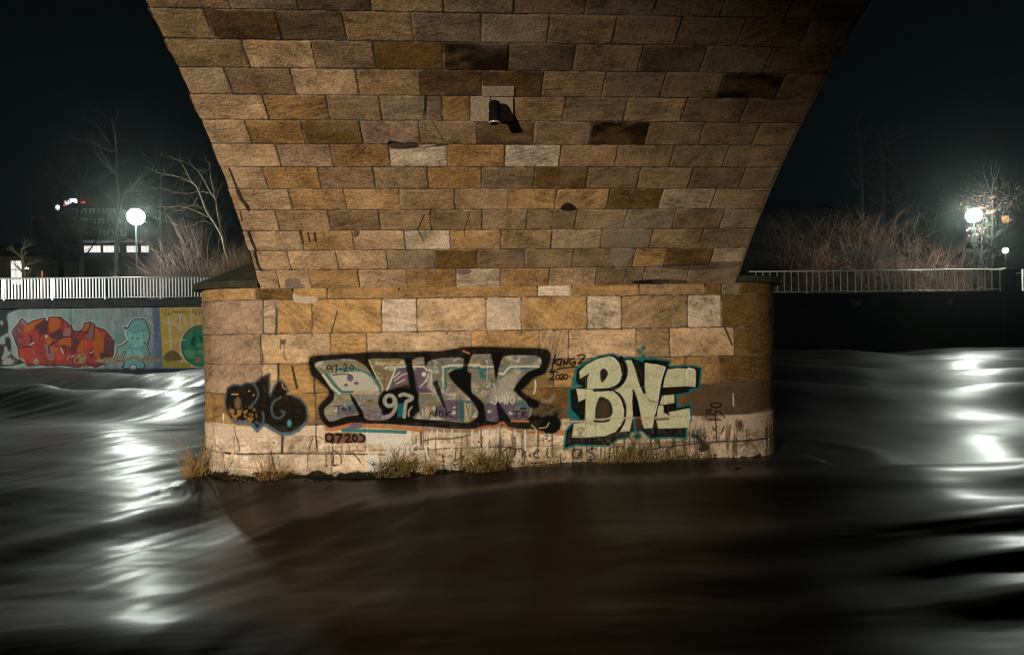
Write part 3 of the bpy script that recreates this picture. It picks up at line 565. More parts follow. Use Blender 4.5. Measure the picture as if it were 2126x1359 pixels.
# ghost script at the foot
c.O = (1040, 860, 4.622)
strokes([[(20,355),(90,310),(75,380),(65,435)], [(90,320),(140,330),(130,400)], [(140,330),(200,330),(205,400)], [(320,380),(360,350),(350,335),(315,370),(330,410),(370,410)], [(445,320),(440,400),(470,410)], [(760,335),(700,340),(690,400),(740,410),(765,345),(765,420)], [(890,320),(830,345),(890,385),(880,430),(830,430)], [(830,448),(870,448)], [(855,425),(850,450)], [(960,315),(955,430)], [(1045,315),(1035,430)], [(1045,320),(1100,300),(1108,320),(1105,425)], [(1110,310),(1160,300),(1175,340)], [(905,330),(908,336)]], 14, (.028,.024,.02), wear=.16)
c.line([(1480,150),(1500,220),(1520,300)], 30, (.05,.04,.025), wear=.3); c.dot(1935, 330, 42, 26, (.03,.03,.02), wear=.25); c.line([(1865,210),(1910,270),(1940,330)], 22, (.03,.05,.05), wear=.25); c.dot(1845, 200, 22, 26, TEAL * .45); c.dot(1888, 167, 12, 14, TEAL * .8); c.dot(1235, 330, 26, 28, TEAL * .8, wear=.2)
# -------- KINGZ / 2020 and the cream piece
c.O = (1140, 710, 5.662)
strokes([[(72,150),(62,200),(38,278)], [(130,195),(60,235),(110,262),(135,270)], [(142,222),(136,268)], [(146,198),(150,200)], [(172,270),(178,215),(205,262),(222,205)], [(292,192),(250,205),(240,245),(270,270),(300,262),(308,232),(270,238)], [(335,160),(378,148),(420,160),(390,205),(345,250),(420,240)]], 21, BLK)
strokes([[(330,290),(180,300),(80,325),(5,350)], [(5,350),(50,295)], [(5,350),(110,352)]], 17, BLK); strokes([[(22,375),(50,370),(48,400),(20,440),(72,438)], [(100,378),(128,405),(105,438),(80,408),(100,378)], [(130,385),(158,372),(158,405),(135,438),(180,430)], [(195,372),(220,400),(195,432),(172,405),(195,372)], [(240,400),(244,402)]], 17, BLK)
SIL = [(315,545),(250,560),(258,780),(365,900),(290,950),(205,1040),(185,1240),(300,1195),(500,1200),(700,1205),(800,1130),(935,1108),(945,1045),(1090,1030),(1190,1120),(1420,1105),(1600,1115),(1600,1015),(1655,900),(1660,740),(1500,775),(1488,612),(1640,585),(1655,550),(1755,530),(1778,310),(1700,290),(1600,285),(1380,300),(1415,228),(1250,205),(1120,205),(1105,235),(985,195),(850,195),(750,150),(600,170),(430,250),(325,325),(310,480),(405,515)]
c.line(SIL, 44, TEAL, closed=True, soft=.9, wear=.08); c.fill([(1000,190),(1060,170),(1140,180),(1120,240),(1095,300),(1075,350),(1040,280)], TEAL, soft=1); c.fill([(230,560),(370,780),(370,930),(250,920),(200,820),(240,760)], TEAL, wear=.1, soft=1.2)
for x, y, r_ in ((1110,65,28),(1078,112,16),(1045,95,14),(1110,165,26),(165,812,16),(110,820,9),(385,480,24)): c.dot(x, y, r_, r_, TEAL, soft=1)
c.fill(SIL, BLK, soft=.8, wear=.06)
c.fill([(400,250),(330,320),(300,350),(290,400),(330,480),(310,520),(260,520),(270,440),(300,320),(370,250)], TEAL, soft=1, wear=.14)
CRs = [[(355,345),(430,270),(560,200),(700,165),(770,185),(830,260),(857,380),(835,460),(780,510),(680,540),(530,550),(448,545),(450,420),(480,362),(365,425)],
 [(320,545),(450,552),(700,568),(790,620),(850,700),(882,800),(878,900),(850,980),(780,1050),(650,1100),(420,1117),(265,1115),(290,955),(420,940),(430,660),(350,700)],
 [(870,212),(975,212),(1030,320),(1060,430),(1090,555),(1135,590),(1117,500),(1120,240),(1250,260),(1367,292),(1330,450),(1290,700),(1235,900),(1212,1005),(1115,1012),(1090,950),(1075,850),(1040,700),(985,560),(975,700),(985,860),(965,940),(945,1040),(830,1050),(885,950),(902,860),(893,760),(855,660),(790,585),(745,552),(850,490),(905,400),(912,320)],
 [(1392,320),(1500,306),(1640,310),(1705,320),(1722,345),(1720,522),(1600,517),(1340,530),(1355,430)], [(1330,628),(1470,615),(1470,712),(1340,735),(1300,722)],
 [(1290,742),(1340,742),(1350,832),(1420,862),(1405,822),(1640,776),(1650,892),(1640,1000),(1500,1005),(1280,1012),(1255,900),(1270,800)]]
for P in CRs:
    c.fill(P, CRM, soft=.7, wear=.03); c.fill(P, CRM * .72, soft=.7, op=.6, mod=mixA(2, .52)); c.fill(P, (.62,.62,.52), soft=.7, op=.5, mod=mixA(10, .58))
c.fill([(265,955),(880,930),(860,1000),(780,1060),(650,1100),(270,1115)], (.22,.19,.10), soft=1.5, op=.8, mod=mixA(7, .56))
c.fill([(300,950),(420,950),(430,1100),(290,1060)], (.03,.02,.015), soft=1, mod=mixA(5, .62))
c.fill([(600,340),(640,308),(680,330),(694,370),(678,410),(630,472),(604,440)], BLK, soft=.8, smooth=3)
c.fill([(580,655),(650,652),(710,690),(748,780),(720,880),(540,895)], BLK, soft=.8, smooth=2); c.fill([(600,700),(650,690),(700,740),(710,800),(680,872),(600,878)], (.07,.045,.025), soft=2, smooth=3)
c.fill([(975,548),(1002,562),(1050,700),(1082,882),(1015,895),(985,870),(990,640)], BLK, soft=.8)
c.line([(530,565),(640,560),(740,545),(840,500),(895,400)], 34, BLK, smooth=4)
c.line([(845,180),(890,260),(905,360),(870,460),(800,525),(740,548)], 42, BLK, smooth=4); c.line([(740,565),(830,620),(885,720),(895,830),(870,950),(800,1040)], 26, BLK, smooth=4)
c.line([(980,200),(1030,330),(1070,470),(1120,590)], 34, BLK, smooth=4); c.line([(1115,235),(1115,560)], 20, BLK); c.line([(1375,290),(1340,440),(1300,620),(1265,760),(1250,900)], 30, BLK, smooth=4); c.line([(1120,225),(1260,245),(1400,290)], 26, BLK)
c.line([(735,175),(800,235),(838,330),(838,430)], 14, (.72,.72,.74), smooth=4); c.line([(740,575),(820,650),(860,760),(860,860)], 12, (.72,.72,.74), smooth=4); c.line([(1365,300),(1310,470),(1275,700),(1240,840)], 13, (.72,.72,.74), smooth=4); c.line([(1640,308),(1700,325)], 22, (.75,.75,.78)); c.line([(1250,262),(1360,290)], 9, (.72,.72,.74)); c.line([(1648,785),(1650,900)], 12, (.72,.72,.74))
for y in (450, 485, 515): c.dot(1710, y, 9, 10, (.78,.78,.8))
# where the render begins the paint has flaked
c.line([(265,930),(420,925),(600,905),(900,890),(1240,888),(1560,868)], 20, (.50,.40,.32), wear=.36, soft=1); c.line([(530,925),(640,930),(700,915)], 26, BLK, wear=.2); c.line([(1260,905),(1400,900)], 26, (.18,.10,.05), wear=.42)
c.line([(1000,880),(1005,980),(1010,1060)], 22, TEAL * 1.3, wear=.14); c.fill([(1010,880),(1070,880),(1090,1000),(1040,1060),(1010,990)], (.06,.035,.02), soft=1.5, wear=.1); c.dot(1040, 1100, 50, 40, TEAL * .5, wear=.3, soft=3)
c.line([(1165,665),(1190,690),(1255,700)], 10, (.06,.05,.03), smooth=3, wear=.1); c.line([(430,270),(430,1110)], 4, (.1,.1,.08), wear=.2); c.line([(1405,700),(1405,860)], 7, (.05,.05,.04)); c.line([(1600,400),(1600,520)], 4, (.1,.1,.08), wear=.25)
c.line([(430,550),(900,530),(1330,530)], 4, (.2,.19,.13), wear=.3)
# small tag near the right end
c.O = (1400, 680, 4.246)
strokes([[(330,690),(320,675),(360,662),(405,670),(400,695),(360,703),(325,690)], [(280,730),(330,722),(300,760),(350,765)], [(285,735),(278,780)], [(365,730),(360,800),(370,1000)], [(300,808),(410,810)], [(400,740),(440,790)], [(335,870),(345,905),(370,870)], [(435,870),(410,930)], [(370,740),(400,735)]], 12, BLK, wear=.1)
c.line([(518,580),(522,690)], 9, (.42,.42,.4), wear=.1); c.dot(570, 860, 34, 50, (.06,.05,.04), soft=4, wear=.2); c.dot(270, 1050, 40, 34, (.035,.03,.02), wear=.2, soft=1.5); c.line([(200,950),(240,1010),(265,1040)], 26, (.035,.03,.02), wear=.2); c.dot(163, 950, 16, 24, TEAL * .5); c.dot(205, 918, 11, 13, TEAL * .9)
c.line([(490,860),(480,960),(470,1040)], 18, (.22,.14,.06), wear=.3)

# ---------------- the pier body as one skin following the plan curve
na = int((WID + 2.7) / .0068); aa = np.concatenate([np.linspace(-eLs[-1], -1.36, 26)[:-1], np.linspace(-1.36, WID + 1.34, na), np.linspace(WID + 1.34, WID + eRs[-1], 26)[1:]])
zv = np.concatenate([np.linspace(-1.2, -.22, 5)[:-1], np.linspace(-.22, ZT, 420)])
A2d, Z2d = np.meshgrid(aa, zv); X, Y, nx, ny = plan(A2d, Z2d)
rgb, hg = CP.sample(A2d * UM, -Z2d * UM); vis = ((A2d > -1.6) & (A2d < WID + 1.5))[..., None]; rgb = np.where(vis, rgb, np.array((.2, .14, .09)))
step = np.where(Z2d < -zz(884) / UM, .014, 0.0); d_ = hg - .008 + step
P = np.stack([X + nx * d_, Y + ny * d_, Z2d], -1)
PIER_MAT = mat("painted_sandstone", rough=.86, spec=.06, attr=True, noise=.22, nscale=44, bump=.010, bscale=55)
PIER = grid_mesh("pier", P, rgb, PIER_MAT, BR, flip=False)
# back of the pier
bk = MB(); Xa, Ya, _, _ = plan(np.array([-eLs[-1], WID + eRs[-1]]), np.array([1., 1.]))
bk.add([(Xa[0], Ya[0], -1.2), (Xa[1], Ya[1], -1.2), (Xa[1], Ya[1], ZT), (Xa[0], Ya[0], ZT)], [(0, 1, 2, 3)])
bk.build("pier_back", PLAIN, BR)
# cap stones over the rounded ends
MOSS = mat("mossy_stone", (.035, .036, .022), rough=.95, noise=.6, nscale=6, bump=.012, bscale=30)
def cap(side):
    X0 = XL if side < 0 else XR; a_ = (AL if side < 0 else AR) + .10; b_ = BB + .10; yc = YP + BB
    n = 28; base = [(X0 + side * a_ * math.sin(t), yc - b_ * math.cos(t)) for t in np.linspace(0, math.pi, n)]
    base = [(X0 - side * .0, yc - b_)] + base[1:-1] + [(X0 - side * .0, yc + b_)]
    z0 = ZT + .003; z1 = z0 + .085; za = at(526, 553, Y=yc).z + .21 if side < 0 else z1 + .04
    mb = MB(); V = []
    for (x, y) in base: V.append((x, y, z0))
    for (x, y) in base: V.append((x, y, z1))
    k = len(base); V.append((X0, yc, za)); V.append((X0, yc, z0))
    Fc = [(i, i + 1, k + i + 1, k + i) for i in range(k - 1)] + [(k + i, k + i + 1, 2 * k) for i in range(k - 1)] + [(i + 1, i, 2 * k + 1) for i in range(k - 1)]
    mb.add(V, Fc); mb.add([V[0], V[k], V[2 * k], V[2 * k - 1], V[k - 1]], [(0, 1, 2, 3, 4)])
    mb.build("cap_stone", MOSS, BR)
cap(-1); cap(1)
# top of the pier behind the springing
tp = MB(); tp.box((XL, YP + .004, ZT - .05), (XR, YP2 - .004, ZT + .002)); tp.build("pier_top", PLAIN, BR)

# ---------------- wall light on the vault, throwing its shadow to the right
tl = th[0] - DTH * np.interp(215, [np.mean(q) for q in zip(np.array(LN_L)[:, 1], np.array(LN_R)[:, 1])], range(13))
yl = CYc + RAD * math.cos(tl); zl = CZc + RAD * math.sin(tl); xl = at(1034, 215, Y=yl).x
xl -= .045
LF = empty("downlight", (xl, yl, zl), label="black cylindrical spotlight hanging on a bracket under the arch", cat="wall light")
BM = mat("black_metal", (.003, .003, .0035), rough=.8, spec=.15, metal=.0); SIL_ = mat("brushed_rim", (.75, .72, .66), rough=.3, metal=.6); GLs = mat("dark_glass", (.01, .01, .012), rough=.1)
rr = .056; cyy = yl - .17; ztop = zl - .02; mb = MB()
mb.lathe((xl, cyy, ztop - .21), [(0, .21), (rr * .55, .21), (rr * .85, .202), (rr, .188), (rr, 0.0), (rr * .93, -.012), (rr * .9, .0)], 32); mb.build("lamp_housing", BM, LF, smooth=True)
mb = MB(); mb.lathe((xl, cyy, ztop - .215), [(rr * .90, .004), (rr * 1.03, .008), (rr * 1.03, -.006), (rr * .90, -.008)], 32); mb.build("rim", SIL_, LF, smooth=True)
mb = MB(); mb.lathe((xl, cyy, ztop - .208), [(0, 0), (rr * .9, 0)], 32); mb.build("lens", GLs, LF)
mb = MB(); mb.tube([(xl, yl + .05, ztop - .02), (xl, cyy + .03, ztop - .06)], .028, 10); mb.box((xl - .05, cyy + .04, ztop - .13), (xl + .05, yl + .03, ztop - .02)); mb.build("bracket", BM, LF)
mb = MB(); mb.tube([(xl - rr - .012, cyy, ztop - .10), (xl - rr + .01, cyy, ztop - .10)], .014, 10); mb.build("bolt", SIL_, LF)
# pale bedding stones round the bracket
def patch(x0, y0, x1, y1, col):
    mb = MB(); q = [(x0, y0), (x1, y0), (x1, y1), (x0, y1)]; V = []
    for off in (.0, .022):
        for px, py in q:
            aa_, vv = A2(px, py); V.append(tuple(arch_pt(aa_ / RU, th[0] - DTH * vv / RH, off)))
    mb.add(V, [(4, 5, 6, 7), (0, 1, 5, 4), (1, 2, 6, 5), (2, 3, 7, 6), (3, 0, 4, 7)])
    return mb.build("backing_block", mat("pale_block", col, rough=.9, noise=.45, nscale=30, bump=.012, bscale=90), LF)
patch(1001, 177, 1067, 195, (.36, .28, .22)); patch(978, 198, 1017, 246, (.42, .34, .25)); patch(1020, 199, 1065, 246, (.40, .33, .28))
# ================================================================== RIVER
def vsm(q): return q * q * (3 - 2 * q)
def water_h(X, Y):
    Yk = np.maximum(Y, .5)
    warpR = 1 + .10 * (fbm(X / 5 + 3, Y / 6, 3, 3) - .5) + .012 * (X - 7) * np.clip((Yk - 5) / 10, 0, 1)
    warpL = 1 + .14 * (fbm(X / 4 + 9, Y / 5, 5, 3) - .5) + .010 * (X + 5)
    kR = [0, 2.2, 2.9, 3.3, 3.6, 3.9, 4.16, 4.4, 4.8, 5.4, 6.15, 6.6, 7.5, 9.0, 11.7, 15.8, 19, 23, 27, 31, 35, 60]
    pR = [20, 12, 10, 9, 8, 7, 6, 5, 4, 2.75, 2, 1.65, 1.5, 1.35, 1, 0, -1, -2, -3, -4, -5, -10]
    kL = [0, 3.0, 4.5, 5.6, 6.5, 7.6, 8.5, 9.5, 11, 14.5, 19.7, 22, 25, 29, 33, 60]
    pL = [8, 5, 3, 2.6, 2.3, 2, 1.6, 1.5, 1.35, 1, 0, -1, -2, -3, -4, -9]
    sR = np.cos(np.pi * np.interp(Yk * warpR, kR, pR)); sL = np.cos(np.pi * np.interp(Yk * warpL, kL, pL))
    b = np.clip((X + 1) / 5, 0, 1); b = b * b * (3 - 2 * b)
    amp = SLOPE * (1 - .55 * np.exp(-((X - .6) / 2.8) ** 2) * (Y < 9)); s = amp * (sR * b + sL * (1 - b))
    # rows are constant Y: integrate the slope away from the near edge, take out the drift
    dY = np.diff(Y[:, :1], axis=0, prepend=Y[:1, :1]); h = np.cumsum(s * dY, 0)
    yy = Y[:, 0]; base = np.stack([np.interp(yy, yy[::60], h[::60, j]) for j in range(h.shape[1])], 1); k = np.ones(41) / 41
    tr = np.apply_along_axis(lambda q: np.convolve(np.pad(q, 60, mode='edge'), np.ones(121) / 121, 'valid'), 0, h); h = (h - tr) * .9
    sc_ = .35 + Yk * .11
    st = fbm(X / (2.6 * sc_) + .25 * Y, Y / (.42 * sc_), 6, 4) - .5
    st2 = fbm(X / (1.1 * sc_) - .1 * Y, Y / (.16 * sc_), 9, 3) - .5
    h = h + st * .048 * sc_ + st2 * .006 * sc_
    h = h + .20 * sc_ * (fbm((X + .5 * Y) / (1.9 * sc_), (Y - .2 * X) / (1.5 * sc_), 12, 2) - .5)
    # the step where the stream drops off the pier footing, running down to the left
    A = at(500, 1032, z=0); B = at(-10, 1172, z=0); ux, uy = (B.x - A.x), (B.y - A.y); L = math.hypot(ux, uy); ux /= L; uy /= L
    al = (X - A.x) * ux + (Y - A.y) * uy; d = (X - A.x) * (-uy) + (Y - A.y) * ux; d = -d if ((0 - A.x) * (-uy) + (0 - A.y) * ux) < 0 else d
    h = h + .05 * np.clip((1.5 - X) / 3, 0, 1) * (.6 + Yk * .05) * (fbm(al / 2.6, d / .42, 7, 3) - .5)
    d = d + .25 * (fbm(al / 2, Y * 0, 2, 2) - .5); m = 1 / (1 + np.exp(-al / .35)) * 1 / (1 + np.exp((al - 9) / 1.5))
    h = h + m * (.045 * np.exp(-((d + .40) / .36) ** 2) - .055 / (1 + np.exp(-d / .14)))
    tt = .5 * np.clip((X + 4.6) / 4.2, 0, 1) + .5 * vsm(np.clip((X + 4.6) / 4.2, 0, 1)); fy = np.clip((8.2 - Y) / 1.6, 0, 1); h = h + .24 * tt * fy * fy * (3 - 2 * fy)
    # pillow of water against the pier
    dx = np.clip((X - XL + .2) / WID, -.4, 1.2); h = h + .03 * np.exp(-((Y - YP + .25) / .3) ** 2) * (np.abs(X - (XL + XR) / 2) < WID / 2 + 1) + .10 * np.clip((X - XL) / 7, 0, 1)
    r_ = np.hypot(X - XR - .4, Y - YP - .3); h = h + .018 * np.exp(-((r_ - 1.25 - .15 * (X - XR)) / .22) ** 2) * (X > XR - .3) * (Y < YP + 1.5)
    return h
SLOPE = .23
ty = np.linspace(0, 1, 760); Yr = np.concatenate([np.linspace(-3, 2.3, 14)[:-1], 2.3 * (47.5 / 2.3) ** ty]); ux_ = np.linspace(-1.25, 1.25, 620)
Xg = ux_[None, :] * (Yr[:, None] + 9); Yg = np.repeat(Yr[:, None], len(ux_), 1); Hg = water_h(Xg, Yg)
Hg = Hg * np.clip((Yg + 3) / 4, 0, 1)
WM = bpy.data.materials.new("river_water"); WM.use_nodes = True; N = WM.node_tree.nodes; K = WM.node_tree.links; b = N["Principled BSDF"]
b.inputs["Base Color"].default_value = (.018, .018, .016, 1); b.inputs["Roughness"].default_value = .52; b.inputs["Coat Weight"].default_value = .36; b.inputs["Coat Roughness"].default_value = .28; b.inputs["Coat IOR"].default_value = 1.33; b.inputs["IOR"].default_value = 1.33; b.inputs["Specular IOR Level"].default_value = .06
g = N.new("ShaderNodeNewGeometry"); mp = N.new("ShaderNodeMapping"); mp.inputs["Scale"].default_value = (.55, 5.5, 1); mp.inputs["Rotation"].default_value = (0, 0, .12)
t = N.new("ShaderNodeTexNoise"); t.inputs["Scale"].default_value = 2.6; t.inputs["Detail"].default_value = 6; K.new(g.outputs["Position"], mp.inputs[0]); K.new(mp.outputs[0], t.inputs["Vector"])
bn = N.new("ShaderNodeBump"); bn.inputs["Distance"].default_value = .005; bn.inputs["Strength"].default_value = .8; K.new(t.outputs[0], bn.inputs["Height"]); K.new(bn.outputs[0], b.inputs["Normal"])
grid_mesh("river", np.stack([Xg, Yg, Hg], -1), None, WM, kind="structure", flip=True)
mb = MB(); mb.add([(-200, -40, -.6), (200, -40, -.6), (200, 60, -.6), (-200, 60, -.6)], [(0, 1, 2, 3)]); mb.build("river_bed", mat("silt", (.03, .024, .016)), kind="structure")

# ================================================================== NEAR BANK (below and behind the camera)
CONC = mat("old_concrete", (.12, .115, .10), rough=.9, noise=.4, nscale=2.5, bump=.006, bscale=30)
DARKC = mat("dark_concrete", (.020, .022, .022), rough=.85, noise=.7, nscale=1.6, bump=.02, bscale=12)  # far darker tone than the plain concrete
mb = MB(); mb.box((-40, -30, -1), (40, -.95, .55)); mb.build("near_path", CONC, kind="structure")
QY = -.95; QX = KEY.location; zc = QX.z + (.02 - QX.z) * ((QY - QX.y) / (YP - QX.y))  # parapet top set so its shadow edge meets the pier foot
mb = MB(); mb.box((-40, QY - .30, .555), (40, QY, zc - .10)); q = mb.build("shade_parapet", CONC, label="unseen concrete parapet behind the camera, added to shade the near water", cat="wall")
mb = MB(); mb.box((-40, QY - .34, zc - .098), (40, QY, zc)); o = mb.build("coping", CONC, q)

# ================================================================== FAR BANK, LEFT: painted river wall
YLW = at(200, 768, z=0).y
MC = Canvas(-300, 618, 600, 800, 2.0); c = MC; X_, Y_ = c.X, c.Y
n1 = fbm(X_ / 3.0, Y_ / 34, 2, 4); n2 = fbm(X_ / 50, Y_ / 26, 6, 3); n3 = fbm(X_ / 2.2, Y_ / 2.2, 9, 3)
c.rgb[:] = np.array((.205, .235, .225)) * (.55 + .75 * n1 + .35 * n2 - .1 + .3 * (n3 - .5))[..., None]
c.rgb[:] = np.where((X_ > 318)[..., None], np.array((.10, .13, .20)) * (.7 + .6 * n1)[..., None], c.rgb)
TQ = np.array((.12, .27, .22))
c.O = (0, 630, 8.504)
tq = lambda X, Y: np.clip((fbm(X / 10, Y / 8, 4, 4) - .42) * 6, 0, 1)
for P in ([(690,130),(960,140),(900,180),(700,210)], [(1090,180),(1180,90),(1260,200),(1370,220),(1320,350),(1240,340)], [(480,160),(560,230),(460,240)], [(1980,600),(2126,480),(2126,800),(2040,860)], [(1650,120),(1850,100),(1850,260),(1680,300)]): c.fill(P, TQ, op=.8, soft=1.2, mod=tq)
for _ in range(60):
    x, y = random.uniform(-2400, 2700), random.uniform(90, 760); c.line([(x, y), (x + random.uniform(-6, 6), y + random.uniform(60, 260))], random.uniform(4, 9), (.36, .38, .36), op=random.uniform(.1, .35), soft=.8)
for _ in range(26):
    x, y = random.uniform(1150, 2700), random.uniform(60, 300); c.line([(x, y), (x + 2, y + random.uniform(200, 600))], 7, (.10, .13, .14), op=random.uniform(.1, .4), soft=.7)
RED = np.array((.27, .028, .018)); ORR = np.array((.38, .085, .012)); MAR = np.array((.060, .020, .022)); PNK = np.array((.26, .12, .12))
TOY = [(205,495),(385,255),(495,355),(560,310),(700,270),(795,250),(828,340),(870,235),(1070,235),(1270,400),(1290,470),(1370,495),(1440,460),(1480,400),(1480,345),(1590,318),(1680,365),(1675,400),(1860,465),(2020,665),(2000,930),(1880,980),(1850,1060),(1700,1130),(1350,1120),(1100,1090),(700,1090),(480,1090),(370,1020),(330,940),(310,780)]
c.line(TOY, 40, (.45, .52, .50), closed=True, soft=.5); c.fill(TOY, RED, soft=.5)
c.fill(TOY, RED * .55, soft=.5, mod=lambda X, Y: np.clip((fbm(X / 14, Y / 10, 7, 3) - .48) * 6, 0, 1), op=.7)
for P, q_ in [([(215,500),(385,265),(430,380),(330,560),(420,740),(320,770)], MAR * 1.9), ([(420,450),(560,320),(790,260),(740,330),(560,470),(440,530)], ORR), ([(600,400),(790,270),(820,480),(700,600),(690,900),(620,700),(640,500)], MAR), ([(540,500),(680,470),(700,900),(640,960),(600,640)], RED * 1.1),
              ([(870,245),(1010,245),(1080,330),(1020,450),(900,500),(860,400)], ORR), ([(860,550),(1090,420),(1120,600),(1040,640),(920,620)], MAR), ([(1140,430),(1250,430),(1260,570),(1120,590)], PNK), ([(780,650),(860,575),(930,640),(870,740),(1030,780),(960,840),(880,760)], ORR),
              ([(1020,660),(1110,600),(1260,590),(1255,760),(1160,730),(1070,760)], ORR), ([(780,690),(860,740),(960,850),(960,1000),(850,1000),(800,800)], PNK * .9), ([(880,770),(1030,780),(1010,860),(930,840)], ORR), ([(1280,600),(1400,630),(1350,820),(1290,870)], MAR * 1.2), ([(1480,410),(1485,350),(1590,330),(1580,430),(1500,500),(1400,500)], ORR),
              ([(1590,330),(1670,370),(1650,620),(1510,620),(1560,440)], PNK * .75), ([(1350,840),(1440,640),(1490,650),(1480,870)], ORR), ([(1490,640),(1630,630),(1620,760),(1560,900),(1480,920)], RED * 1.5), ([(1680,410),(1840,600),(1820,880),(1740,980),(1660,900),(1650,640)], ORR), ([(1840,600),(2010,680),(1990,900),(1830,880)], MAR * 1.6),
              ([(1750,860),(1900,880),(1980,920),(1870,980),(1780,960)], MAR * .9), ([(330,780),(550,760),(600,860),(600,1000),(400,1000),(340,930)], RED * 1.25), ([(960,900),(1070,800),(1200,900),(1100,1000),(1000,1010)], RED * 1.5)]:
    c.fill(P, q_, soft=1.1, op=.95)
for P in ([(385,265),(490,360),(440,420),(380,330)],): c.fill(P, PNK, op=.7, soft=1)
c.line(TOY, 20, BLK, closed=True, soft=.45)
for P in ([(830,340),(815,480),(830,560)], [(340,790),(430,765),(560,765)], [(1040,640),(1130,590),(1270,580)], [(870,745),(1010,660)], [(1060,770),(1130,880),(1160,850),(1150,760),(1090,740)], [(1590,830),(1640,860),(1620,930),(1580,880)], [(520,560),(560,620),(540,730)], [(1290,480),(1480,500),(1560,520)], [(1590,325),(1590,400),(1540,480)], [(860,750),(875,880)], [(1670,400),(1655,620)]): c.line(P, 22, MAR * .5, smooth=4, soft=.5)
for P in ([(535,725),(595,690)], [(1070,780),(1120,880)], [(1600,870),(1640,845)], [(1450,1125),(1540,1105),(1640,1130)], [(810,560),(840,570),(800,600)], [(1265,940),(1300,920)]): c.line(P, 16, (.5, .55, .52), soft=.4)
c.fill([(800,545),(840,568),(798,605)], (.4,.48,.46), soft=.4)
for x, y in [(330,440),(350,620),(480,660),(660,560),(590,830),(1630,700),(1510,660),(1830,520),(1150,370),(1040,930)]: c.line([(x, y), (x + 10, y + 60)], 18, PNK * 1.5, op=.5, soft=1)
SAND = np.array((.27, .23, .11)); sm = lambda X, Y: np.clip((fbm(X / 4, Y / 4, 3, 4) - .40) * 12, 0, 1)
for P in ([(330,930),(430,990),(470,1050),(430,1090),(360,1020)], [(560,1000),(620,950),(680,990),(670,1070),(600,1080)], [(1180,940),(1260,890),(1250,1000),(1180,1040)], [(1300,1000),(1380,900),(1470,880),(1540,960),(1530,1040),(1320,1050)], [(1670,1000),(1780,960),(1860,1000),(1850,1050),(1700,1050)], [(1860,990),(1990,930),(2126,1000),(2126,1040),(1880,1050)]): c.fill(P, SAND, mod=sm, soft=1.5)
for P in ([(380,1080),(1900,1060),(1900,1130),(380,1130)],): c.fill(P, MAR * .5, op=.8, soft=3, mod=lambda X, Y: np.clip((fbm(X / 8, Y / 3, 5, 3) - .42) * 6, 0, 1))
c.line([(1245,60),(1262,470),(1270,900),(1300,1130)], 10, BLK, soft=.4, op=.9); c.dot(2040, 340, 12, 12, BLK)
# black field with grey bones at the left edge
c.fill([(-2600,70),(125,70),(130,180),(120,260),(150,400),(140,560),(190,640),(210,900),(230,1100),(-2600,1140)], (.010, .011, .012), soft=1.2, smooth=3)
for k in range(-9, 1):
    ox = k * 270
    for P in ([(ox + 0,330),(ox + 30,300),(ox + 55,340),(ox + 30,380)], [(ox + -20,620),(ox + 60,560),(ox + 150,520),(ox + 160,570),(ox + 90,600),(ox + 90,690),(ox + 30,720),(ox - 30,680)], [(ox + 30,950),(ox + 70,870),(ox + 80,770),(ox + 110,750),(ox + 140,830),(ox + 190,860),(ox + 150,920),(ox + 60,990)], [(ox + 60,1000),(ox + 150,960),(ox + 230,990),(ox + 220,1060),(ox + 60,1070)]):
        c.fill(P, (.26, .27, .27), soft=1.2, smooth=4); c.fill([(x + 6, y + 16) for x, y in P], (.15, .16, .16), soft=2, smooth=4, op=.4)
for _ in range(70):
    x, y = random.uniform(170, 400), random.uniform(90, 560); c.line([(x, y), (x + random.uniform(-30, 30), y + random.uniform(-30, 30))], 5, (.42, .43, .42), op=.5, soft=.4)
for _ in range(22):
    x, y = random.uniform(150, 300), random.uniform(780, 1080); c.line([(x, y), (x + 5, y + random.uniform(20, 90))], 12, (.32, .22, .07), op=.5, soft=.6)
# turquoise boy
c.O = (220, 630, 9.664)
FL = np.array((.20, .37, .32)); FD = np.array((.07, .20, .20))
for P in ([(130,610),(380,570),(430,720),(250,860),(190,800)], [(700,100),(760,90),(740,140)], [(760,1170),(940,1170),(900,1290),(740,1290)], [(20,1190),(190,1190),(190,1290),(40,1290)], [(890,930),(1000,960),(980,1060),(900,1060)]): c.fill(P, TQ * .85, op=.8, soft=1.2, mod=tq)
BOY = [(410,510),(360,470),(440,480),(480,400),(580,310),(700,300),(790,340),(830,430),(850,510),(885,600),(870,720),(830,820),(850,900),(885,1040),(870,1080),(760,1090),(720,1140),(770,1200),(750,1300),(340,1300),(360,1180),(190,1130),(175,1070),(215,1000),(215,930),(240,860),(340,830),(430,750),(440,690),(405,640)]
c.line([(x - 8, y - 10) for x, y in BOY], 38, (.55, .52, .52), closed=True, soft=.5); c.fill(BOY, FD * 1.5, soft=.5, smooth=3)
c.fill([(455,570),(600,580),(740,540),(760,700),(720,860),(640,890),(540,890),(440,800),(450,680)], FL * 1.12, soft=1, smooth=4); c.fill([(760,540),(860,560),(860,700),(820,790),(740,700)], FL * .85, soft=1.2, smooth=3)
c.dot(785, 795, 52, 62, FL); c.dot(785, 795, 28, 34, FD * .8, soft=1); c.fill([(420,500),(600,340),(780,360),(830,500),(700,560),(560,590),(440,560)], np.array((.12,.27,.25)), soft=1, smooth=4)
for P in ([(450,520),(600,400),(760,430)], [(500,560),(640,500),(790,500)], [(560,400),(680,380),(790,470)]): c.line(P, 26, FL, smooth=5, op=.55, soft=1.2)
